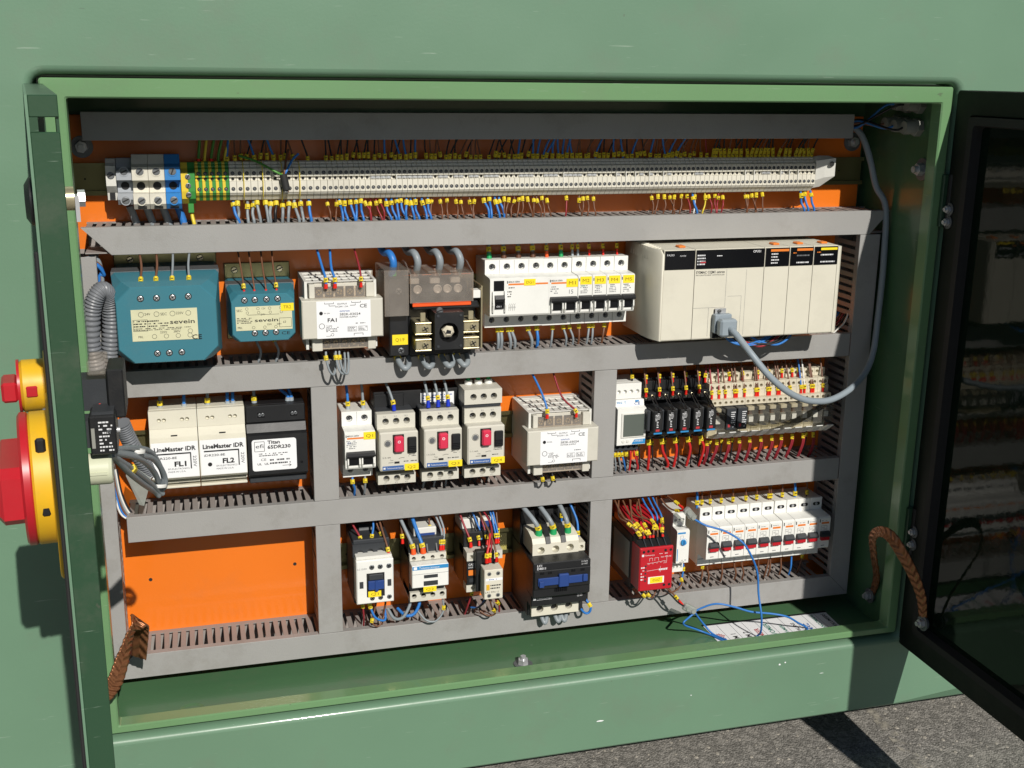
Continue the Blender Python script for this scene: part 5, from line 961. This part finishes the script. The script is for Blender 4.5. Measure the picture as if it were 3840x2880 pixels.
# row 4
def WW(lst, lab, grp):
    for pts, c, k in lst: W(pts, c, f'{CN[c]} '+lab, f'{CN[c]} '+grp, **k)
F = lambda f, m=9, r=1.3, l=6: dict(fer=f, mark=(m,), r=r, fl=l)
WW([([(-92,62,-200),(-93,61,-191),(-99,52,-180),(-107,40,-166)],'r',F('r')),([(-80,62,-199),(-79,61,-190),(-76,54,-180),(-76,44,-166)],'b',F('r')),([(-62,78,-211),(-62.5,77,-202),(-66,64,-186),(-70,44,-166)],'n',F('r')),([(-66,60,-197),(-67,58,-190),(-71,50,-180),(-73,42,-166)],'n',dict(mark=(8,),r=1.1))], 'wire into the small white contactor', 'wires into the small contactor')
WW([([(-42,62,-203),(-42,60,-194),(-42,52,-184),(-44,40,-166)],'n',F('r')),([(-31,74,-213),(-32,72,-202),(-38,62,-186),(-46,44,-166)],'g',F('o',10,2.2,7)),([(-19,74,-213),(-20,72,-202),(-25,62,-186),(-30,44,-166)],'b',F('o',10,2.4,7)),([(-7,58,-195),(-7,56,-186),(-7,50,-178),(-8,42,-166)],'n',F('r',8,1.1)),([(3,72,-212),(4,70,-202),(6,62,-190),(-2,46,-166)],'g',F('r',10,1.4)),([(6,72,-212),(7,70,-202),(9,62,-188),(3,46,-166)],'g',F('r',10,1.4))], 'wire into the blue-banded contactor', 'wires into the blue-banded contactor')
WW([([(42,68,-214),(41,66,-204),(35,56,-186),(30,42,-166)],'r',F('r',10,1.4)),([(53,66,-214),(53,62,-204),(48,54,-188),(40,42,-166)],'k',F('r',10,1.1)),([(57,62,-208),(57,58,-200),(53,52,-188),(46,42,-168)],'b',dict(mark=(8,),r=1.1)),([(63,66,-214),(63,62,-204),(60,52,-186),(56,42,-166)],'r',F('r',10,1.2)),([(74,68,-212),(74,66,-202),(72,58,-186),(69,44,-166)],'b',F('r',10,1.2)),([(77,68,-212),(77,66,-202),(75,58,-186),(73,44,-166)],'b',F('r',10,1.2)),([(79,60,-208),(79,57,-196),(79,50,-180),(80,42,-166)],'n',dict(mark=(9,),r=1.1)),([(54,100,-222),(54,100,-213),(58,94,-202),(62,84,-192)],'c',F('r',9,1.6)),([(66,100,-222),(66,99,-212),(63,84,-194),(52,46,-166)],'n',F('r',9,1.2)),([(58,100,-222),(58,99,-213),(62,92,-203),(66,70,-184),(56,44,-166)],'r',F('r',9,1.2))], 'wire into the control relay and its auxiliary block', 'wires into the control relay')
for x, e in ((127,108),(146,130),(165,158)): W([(x,74,-205),(x,74,-196),((x*2+e)/3,70,-184),(e,46,-168)], 'g', 'thick grey cable with green sleeve into the large contactor', 'thick grey cables into the large contactor', r=3.1, mark=(11,), fer='g', fl=8, ml=5, cat='cable', name='cable', n=9)
WW([([(182,66,-221),(182,65,-211),(182,58,-194),(172,44,-166)],'b',F('r',11,1.5)),([(166,46,-200),(166,46,-190),(165,44,-180),(166,40,-166)],'b',dict(mark=(8,),r=1.4))], 'wire into the large black contactor', 'wires into the large contactor')
for x in (134,152,160): W([(x,60,-307),(x,70,-317),(x+3,76,-324),(x+7,70,-318),(x+8,56,-308)], 'g', 'thick grey cable looping under the large contactor', 'thick grey cables under the large contactor', r=2.9, mark=None, cat='cable', name='cable', n=9)
W([(181,72,-286),(187,80,-292),(194,86,-303),(193,86,-311),(187,84,-312),(181,72,-304)], 'b', 'blue wire loop beside the lower terminals of the large contactor', None, r=1.6, mark=(24,), ml=6)
WW([([(-92,60,-272),(-92,62,-280),(-91,60,-295),(-90,50,-312)],'r',dict(mark=(8,),r=1.2)),([(-84,64,-270),(-84,66,-278),(-78,68,-294),(-66,66,-300),(-64,56,-290)],'b',dict(mark=(9,),r=1.5,ml=7)),([(-74,60,-272),(-78,64,-286),(-82,68,-300),(-74,68,-306),(-66,62,-296)],'n',dict(mark=(28,),r=1.1)),([(-65,66,-268),(-65,66,-278),(-67,62,-294),(-68,54,-312)],'n',dict(mark=None,r=1.3))], 'wire under the small white contactor', 'wires under the small contactor')
WW([([(-34,62,-274),(-35,66,-284),(-44,68,-298),(-54,64,-300),(-60,52,-292)],'g',dict(mark=None,r=2)),([(-22,62,-274),(-23,66,-284),(-30,68,-295),(-40,66,-297),(-48,54,-292)],'b',dict(mark=None,r=2)),([(4,68,-272),(6,70,-280),(6,72,-294),(-4,74,-305),(-16,72,-303),(-26,62,-292)],'g',dict(mark=(18,),r=1.2))], 'wire under the blue-banded contactor', 'wires under the blue-banded contactor')
WW([([(44,62,-270),(44,64,-280),(40,62,-294),(38,52,-312)],'r',dict(mark=(8,),r=1.2)),([(54,96,-267),(54,94,-276),(48,84,-288),(44,70,-296)],'k',dict(mark=None,r=1.1)),([(60,98,-267),(60,96,-276),(64,90,-288),(70,82,-300),(62,78,-304),(52,74,-298)],'n',dict(mark=(30,),r=1.1)),([(66,98,-267),(67,96,-275),(72,92,-284),(74,86,-296)],'r',dict(mark=(14,),r=1.2)),([(57,90,-268),(54,86,-280),(48,80,-290),(42,70,-294)],'b',dict(mark=None,r=1.2))], 'wire under the control relay', 'wires under the control relay')
# red safety relay tangle
for i, (x, e, ed) in enumerate(((250,240,60),(256,246,56),(261,252,52),(268,262,50),(274,268,48),(281,286,52),(252,236,70),(264,258,58))):
    W([(x,104,-209),(x-.5+jit(3),102,-202+jit(2)),((x+e)/2-2+jit(9),92,-194+jit(4)),(e+jit(8),ed+16,-187+jit(4)),(e+4+jit(8),40,-168)], 'n', 'brown wire with yellow marker in the tangle on the red safety relay', 'brown wires on the red safety relay', r=1.2, mark=(9+jit(5),20+jit(4)), ml=6.5, fer='r' if i % 2 else None, fl=3)
for x, e in ((276,275),(282,283),(288,289)): W([(x,84,-200),(x,80,-190),(e-2,60,-180),(e-4,40,-166)], 'b', 'blue wire behind the red safety relay', 'blue wires behind the red relay', r=1.2, mark=(5,) if x == 288 else None)
for pts, c in (([(254,96,-280),(258,102,-286),(266,105,-293),(276,104,-291),(283,98,-285)],'k'),([(262,96,-279),(266,102,-288),(272,102,-292),(280,96,-284)],'n'),([(327,60,-283),(324,75,-291),(312,82,-297),(300,86,-296),(290,88,-287)],'n')): W(pts, c, f'{CN[c]} wire curling under the red safety relay', f'{CN[c]} wires under the red relay', r=1.1, mark=(12,))
# isolator wires
for c, x in parse("b356 n363 n375 n391 n408 n427 n443 n461 n464 n481 b500 n518"): W([(x,40,-202),(x,40,-194),(x+.5,38,-182),(x+1,32,-166)], c, f'{CN[c]} wire with yellow marker entering the row of white isolators', f'{CN[c]} wires above the isolators', r=1.7 if c == 'b' else 1.1, mark=(8,), ml=6)
for c, x in parse("b341 n369 n376 n398 n416 n427 n452 n467 n470 n486 b502 n518"): e = jit(4); W([(x,40,-280),(x,41,-290),(x+e,42,-302),(x+e,36,-318)], c, f'{CN[c]} wire dropping from the white isolators into the lowest duct', f'{CN[c]} wires under the isolators', r=1.3, mark=(7,) if x in (341,369,518) else None)
# loose connectors and blue wires
def connector(lab, x, d, z, ang):
    t = thing('screw_connector', lab, 'connector', x, z, d); t.rotation_euler = (0, ang, .1); part(t, 'housing', MB().box(-10,10,-5,5,-4,4,c=1.8), 'clear_bag')
    for q in (-5,5): part(t, 'barrel', MB().cyl((q,3.8,0),(q,5.6,0),3.8,3.2,12), 'clear_bag'); part(t, 'clamp_screw', MB().screw(q,0,2,2.4,1.2,.5), 'steel')
    part(t, 'tube', MB().cyl((-9,0,0),(9,0,0),2.2,n=10), 'steel'); return t
connector('clear screw connector hanging beside the slim time relay', 324, 88, -189, .85); connector('clear screw connector hanging above the green cabinet floor', 326.5, 97, -317, .55)
for a in ([(316,84,-182),(311,72,-178),(305,52,-174),(300,40,-166)],[(318,85,-185),(309,66,-190),(303,48,-184),(296,40,-168)]): W(a, 'n', 'brown wire with red ferrule joining the connector beside the time relay', 'brown wires to the upper connector', r=1.1, mark=(12,), fer='r', fl=7, ml=7)
W([(317,96,-311),(311,94,-303),(302,92,-293),(292,90,-284),(284,90,-278)], 'n', 'brown wire from the red safety relay to the lower connector', None, r=1.1, mark=(14,), fer='r', fl=8, ml=6); W([(318,97,-312),(309,98,-305),(299,96,-294),(288,94,-285),(280,92,-279)], 'k', 'black wire from the red safety relay to the lower connector', None, r=1.1, mark=None)
W([(330,91,-196),(344,95,-204),(366,105,-210),(384,118,-221),(396,122,-239),(408,120,-265),(411,122,-295),(412,132,-322),(416,126,-346),(416,118,-356.5),(408,124,-357)], 'b', 'long thin blue wire looping from the upper connector down to the floor', None, r=1.35, mark=None); W([(334,98,-321),(344,100,-316),(355,104,-311),(366,108,-310),(385,112,-315),(406,116,-322),(433,120,-326),(454,124,-331),(474,118,-345),(490,112,-356),(489,118,-357),(480,124,-357)], 'b', 'thin blue wire arching from the lower connector over the paper strip', None, r=1.35, mark=None)
W([(333,98,-324),(325,100,-328),(316,104,-332),(322,98,-340),(342,90,-352),(357,98,-357),(368,120,-357)], 'b', 'thin blue wire bending back under the lower connector to the floor', None, r=1.3, mark=None); W([(335,98,-324),(341,94,-332),(352,92,-346),(361,100,-356),(370,121,-355)], 'b', 'thin blue wire falling straight from the lower connector to the floor', None, r=1.3, mark=None)
# paper strip with handwritten fields on the floor
t = thing('paper_strip', 'white paper strip with handwritten fields on the green floor', 'paper', 360.5, -359.4, 121.3)
part(t, 'sheet', MB().add([(0,0,.5),(178,-4.5,.5),(181.5,47,.5),(0,49.5,.5),(0,0,.1),(178,-4.5,.1),(181.5,47,.1),(0,49.5,.1)], [(0,1,2,3),(7,6,5,4),(0,4,5,1),(1,5,6,2),(2,6,7,3),(3,7,4,0)]), 'label_white') if 0 else None
sh = part(t, 'sheet', MB().add([(0,0,.6),(178,4.5,.6),(181.3,-47,.6),(0,-49.8,.6),(0,0,.1),(178,4.5,.1),(181.3,-47,.1),(0,-49.8,.1)], [(0,1,2,3),(7,6,5,4),(0,4,5,1),(1,5,6,2),(2,6,7,3),(3,7,4,0)]), 'label_white')
part(t, 'black_edge', MB().add([(-1,-49.9,.1),(181.5,-47.1,.1),(181.5,-50,.1),(-1,-53,.1),(-1,-49.9,1.4),(181.5,-47.1,1.4),(181.5,-50,1.4),(-1,-53,1.4)], [(0,1,2,3),(4,5,6,7),(0,1,5,4),(2,3,7,6)]), 'black')
mb = MB().use('ink_grey')
for i in range(1, 10): x = i*18; mb.add([(x,0,.72),(x+.5,0,.72),(x+.5,-48,.72),(x,-48,.72)], [(0,1,2,3)])
part(sh, 'ruling', mb)
def floor_txt(s, x, d, h, m):
    o = txt(sh, s, 0, 0, 0, h, m, bold=.015); o.rotation_euler = (math.pi/2*0-1.5708, 0, 1.5708); o.location = (x*MM, -d*MM, .85*MM); return o
for i, (s, m) in enumerate((('URIJF','ink_red'),('JM 1','ink'),('JM 2','ink'),('MEER','ink_red'),('VOMER','ink_green'),('VAMERS','ink_green'),('VALENS','ink'),('MAC','ink_blue'),('ANCOMAAL','ink_green'),('VOLUMEERS','ink'))): floor_txt(s, 14+i*18, -3, 7 if len(s) < 6 else 5.2, m)
# ================================================================ conduit, cable bundle, braids on the left and right
def corrugated(pts, r, lab):
    path = spline(pts, 24); P = [path[0]]
    for a, b in zip(path, path[1:]):
        n = max(1, int((b-a).length/.8))
        for k in range(1, n+1): P.append(a.lerp(b, k/n))
    return solo('corrugated_conduit', MB().tube(P, r, 14, True, lambda i: r*(1.0 if i % 4 < 2 else .86)), 'conduit', lab, 'conduit')
corrugated([(-373,100,46),(-375,104,72),(-372,110,106),(-366,112,124),(-359,108,129),(-355,100,118),(-354,95,98),(-357,92,70),(-361,88,44)], 9.5, 'grey corrugated conduit arching beside the large teal transformer')
corrugated([(-352,96,-18),(-348,90,-34),(-342,84,-52),(-334,78,-70),(-330,70,-86)], 9, 'grey corrugated conduit piece left of the line filters')
for pts in ([(-331,560,99),(-319,500,80),(-310,450,60),(-305,420,38),(-303,410,22),(-308,405,14)],[(-331,560,95),(-323,510,69),(-315,450,38),(-309,410,15),(-305,400,7)],[(-331,560,97),(-317,500,72),(-310,440,42),(-307,410,20),(-307,402,9)],[(-331,558,98),(-319,505,76),(-309,448,54),(-303,418,32),(-302,408,18),(-306,402,10)],[(-331,556,94),(-324,512,66),(-317,455,36),(-311,412,14),(-308,402,6)]): W(pts, 'g', 'grey wire in the tied bundle hanging from the left door', 'grey wires in the tied door bundle', r=2.3, mark=(66,) if pts[1][0] == -323 else None, ml=8)
for x, d, z in ((-307,410,18),(-318,498,77)): solo('cable_tie', MB().lathe((0,0,0),(.1,-.2,1),[(6.2,-1.4),(6.4,0),(6.2,1.4),(5.6,1.4),(5.6,-1.4),(6.2,-1.4)],14), 'tie', 'white cable tie around the grey door bundle', 'cable tie', x, z, d, 'cable ties on the door bundle')
for pts in ([(-341,544,127),(-338,534,141),(-335,528,145),(-333,534,140),(-332,542,131),(-333,548,125)],[(-337,546,127),(-334,538,140),(-332,532,143),(-330,538,138),(-330,544,130)]): W(pts, 'g', 'grey wire looping above the black contact block behind the left door', 'grey wires above the contact block', r=1.7, mark=(10,), fer='r' if pts[0][0] == -337 else None)
for i, (c, o) in enumerate((('g',0),('g',4),('n',8),('b',11),('b',14),('b',17))): W([(-389+o*.4,48,120+o*.2),(-385+o*.5,52,142),(-377+o*.55,52,155-o*.5),(-366+o*.3,48,152-o),(-363-o*.2,46,132),(-365-o*.2,44,96),(-368,40,60)], c, f'{CN[c]} wire bent into the left vertical duct below the upper mitre', f'{CN[c]} wires in the left duct', r=1.9, mark=None)
for i, c in enumerate('wbngwk'): W([(-372+i*1.4,36,-90),(-369+i*1.6,40,-120),(-364+i*2.4,42,-142),(-352+i*2.6,44,-150),(-336+i*3,40,-153)], c, f'{CN[c]} strand turning from the left duct towards the filters', f'{CN[c]} strands in the left duct corner', r=1.3, mark=None, stuff=True)
for i, c in enumerate('bbnrkw'): W([(556,16+i*6,50+i*2),(546,20+i*6,42),(534,24+i*6,34),(524,26+i*5,24)], c, f'{CN[c]} strand entering the right vertical duct under the controller', f'{CN[c]} strands into the right duct', r=1.2, mark=None, stuff=True)
for i, (c, z, d) in enumerate((('b',320,80),('k',320,100),('n',296,62),('b',294,82),('k',293,102))): W([(528,40,290+i),(545,48,292+i*2),(560,d-6,z-3),(572,d,z)], c, f'{CN[c]} wire between the shaded duct and the cable glands', f'{CN[c]} wires to the glands', r=1.4, mark=None, stuff=True)
def ribbon(name, pts, wds, nrm, lab, cat):
    P = spline(pts, 10); mb = MB(); n = len(P); uv = []; rows = []; L = 0; K = 9
    for i, p in enumerate(P):
        a = P[max(i-1,0)]; b = P[min(i+1,n-1)]; t = (b-a).normalized(); f = i/(n-1); q = f*(len(wds)-1); j = min(int(q), len(wds)-2); w = wds[j]+(wds[j+1]-wds[j])*(q-j)
        N = Vector(nrm[0]).lerp(Vector(nrm[1]), f); s = t.cross(N).normalized(); up = s.cross(t)
        if i: L += (p-P[i-1]).length
        rows.append([tuple(p+s*(w*(k/(K-1)-.5))+up*(.55*math.sin(i*1.9+k*2.1))) for k in range(K)])
    th = 1.6
    rings = []
    for i, r in enumerate(rows):
        a = P[max(i-1,0)]; b = P[min(i+1,n-1)]; t = (b-a).normalized(); s = (Vector(r[-1])-Vector(r[0])).normalized(); u = s.cross(t)*th
        rings.append(r+[tuple(Vector(q)+u) for q in reversed(r)])
    mb.loft(rings, True, True); o = solo(name, mb, 'braid', lab, cat); me = o.data; ul = me.uv_layers.new(name='UVMap')
    for l in me.loops:
        vi = l.vertex_index; ri = vi//(2*K); k = vi % (2*K); k = k if k < K else 2*K-1-k; ul.data[l.index].uv = (ri*.17, abs(k-(K-1)/2)*.1)
    return o
ribbon('copper_braid', [(591,106,-322),(584,122,-290),(562,143,-248),(545,162,-214),(538,184,-196),(540,205,-194),(548,222,-212),(566,224,-242),(582,221,-273),(590,218,-302)], [9,11,11,12,13,15,15,14,12,10], [(-.9,.3,.1),(-.8,.6,.3)], 'copper braid strap bridging the right wall and right door', 'braid')
ribbon('copper_braid', [(-352,120,-285),(-347,140,-245),(-345,156,-225),(-349,168,-219),(-357,178,-230),(-364,188,-248),(-371,200,-264),(-379,206,-274),(-388,210,-280)], [17,19,20,20,20,19,18,17], [(.4,-.9,.2),(.5,.8,.3)], 'copper braid strap folded beside the left door edge', 'braid')
t = thing('strap_bolt', 'steel strap bolt on the inner right wall', 'bolt', 592, -326, 103); part(t, 'bolt_head', nut(MB(), (-3,0,0), (-1,0,0), 6), 'steel'); part(t, 'lug', MB().cyl((-.2,0,0),(-2.6,0,0),8,n=16), 'steel_dull')
t = thing('strap_bolt', 'steel strap bolt on the right door flange', 'bolt', 594, -311, 218); part(t, 'bolt_head', nut(MB(), (-3,0,0), (-1,0,0), 6), 'steel'); part(t, 'lug', MB().cyl((-.2,0,0),(-2.6,0,0),8.5,n=16), 'steel_dull')
t = solo('plastic_flap', MB().add([(0,0,0),(27,6,-3),(17,4,-35),(12,2,-34),(4,-2,15),(.3,.6,0),(27,6.6,-3),(17,4.6,-35),(12,2.6,-34),(4,-1.4,15)], [(0,1,2,3),(0,4,1),(5,6,7,8),(5,9,6)]), 'clear_bag', 'clear plastic flap hanging by the corrugated conduit piece', 'flap', -353, -84, 80)

solo('wire_bundle', SW, 'wire_k', 'many thin marked wires in the shade above the terminals and behind the devices', 'wires', kind='stuff')
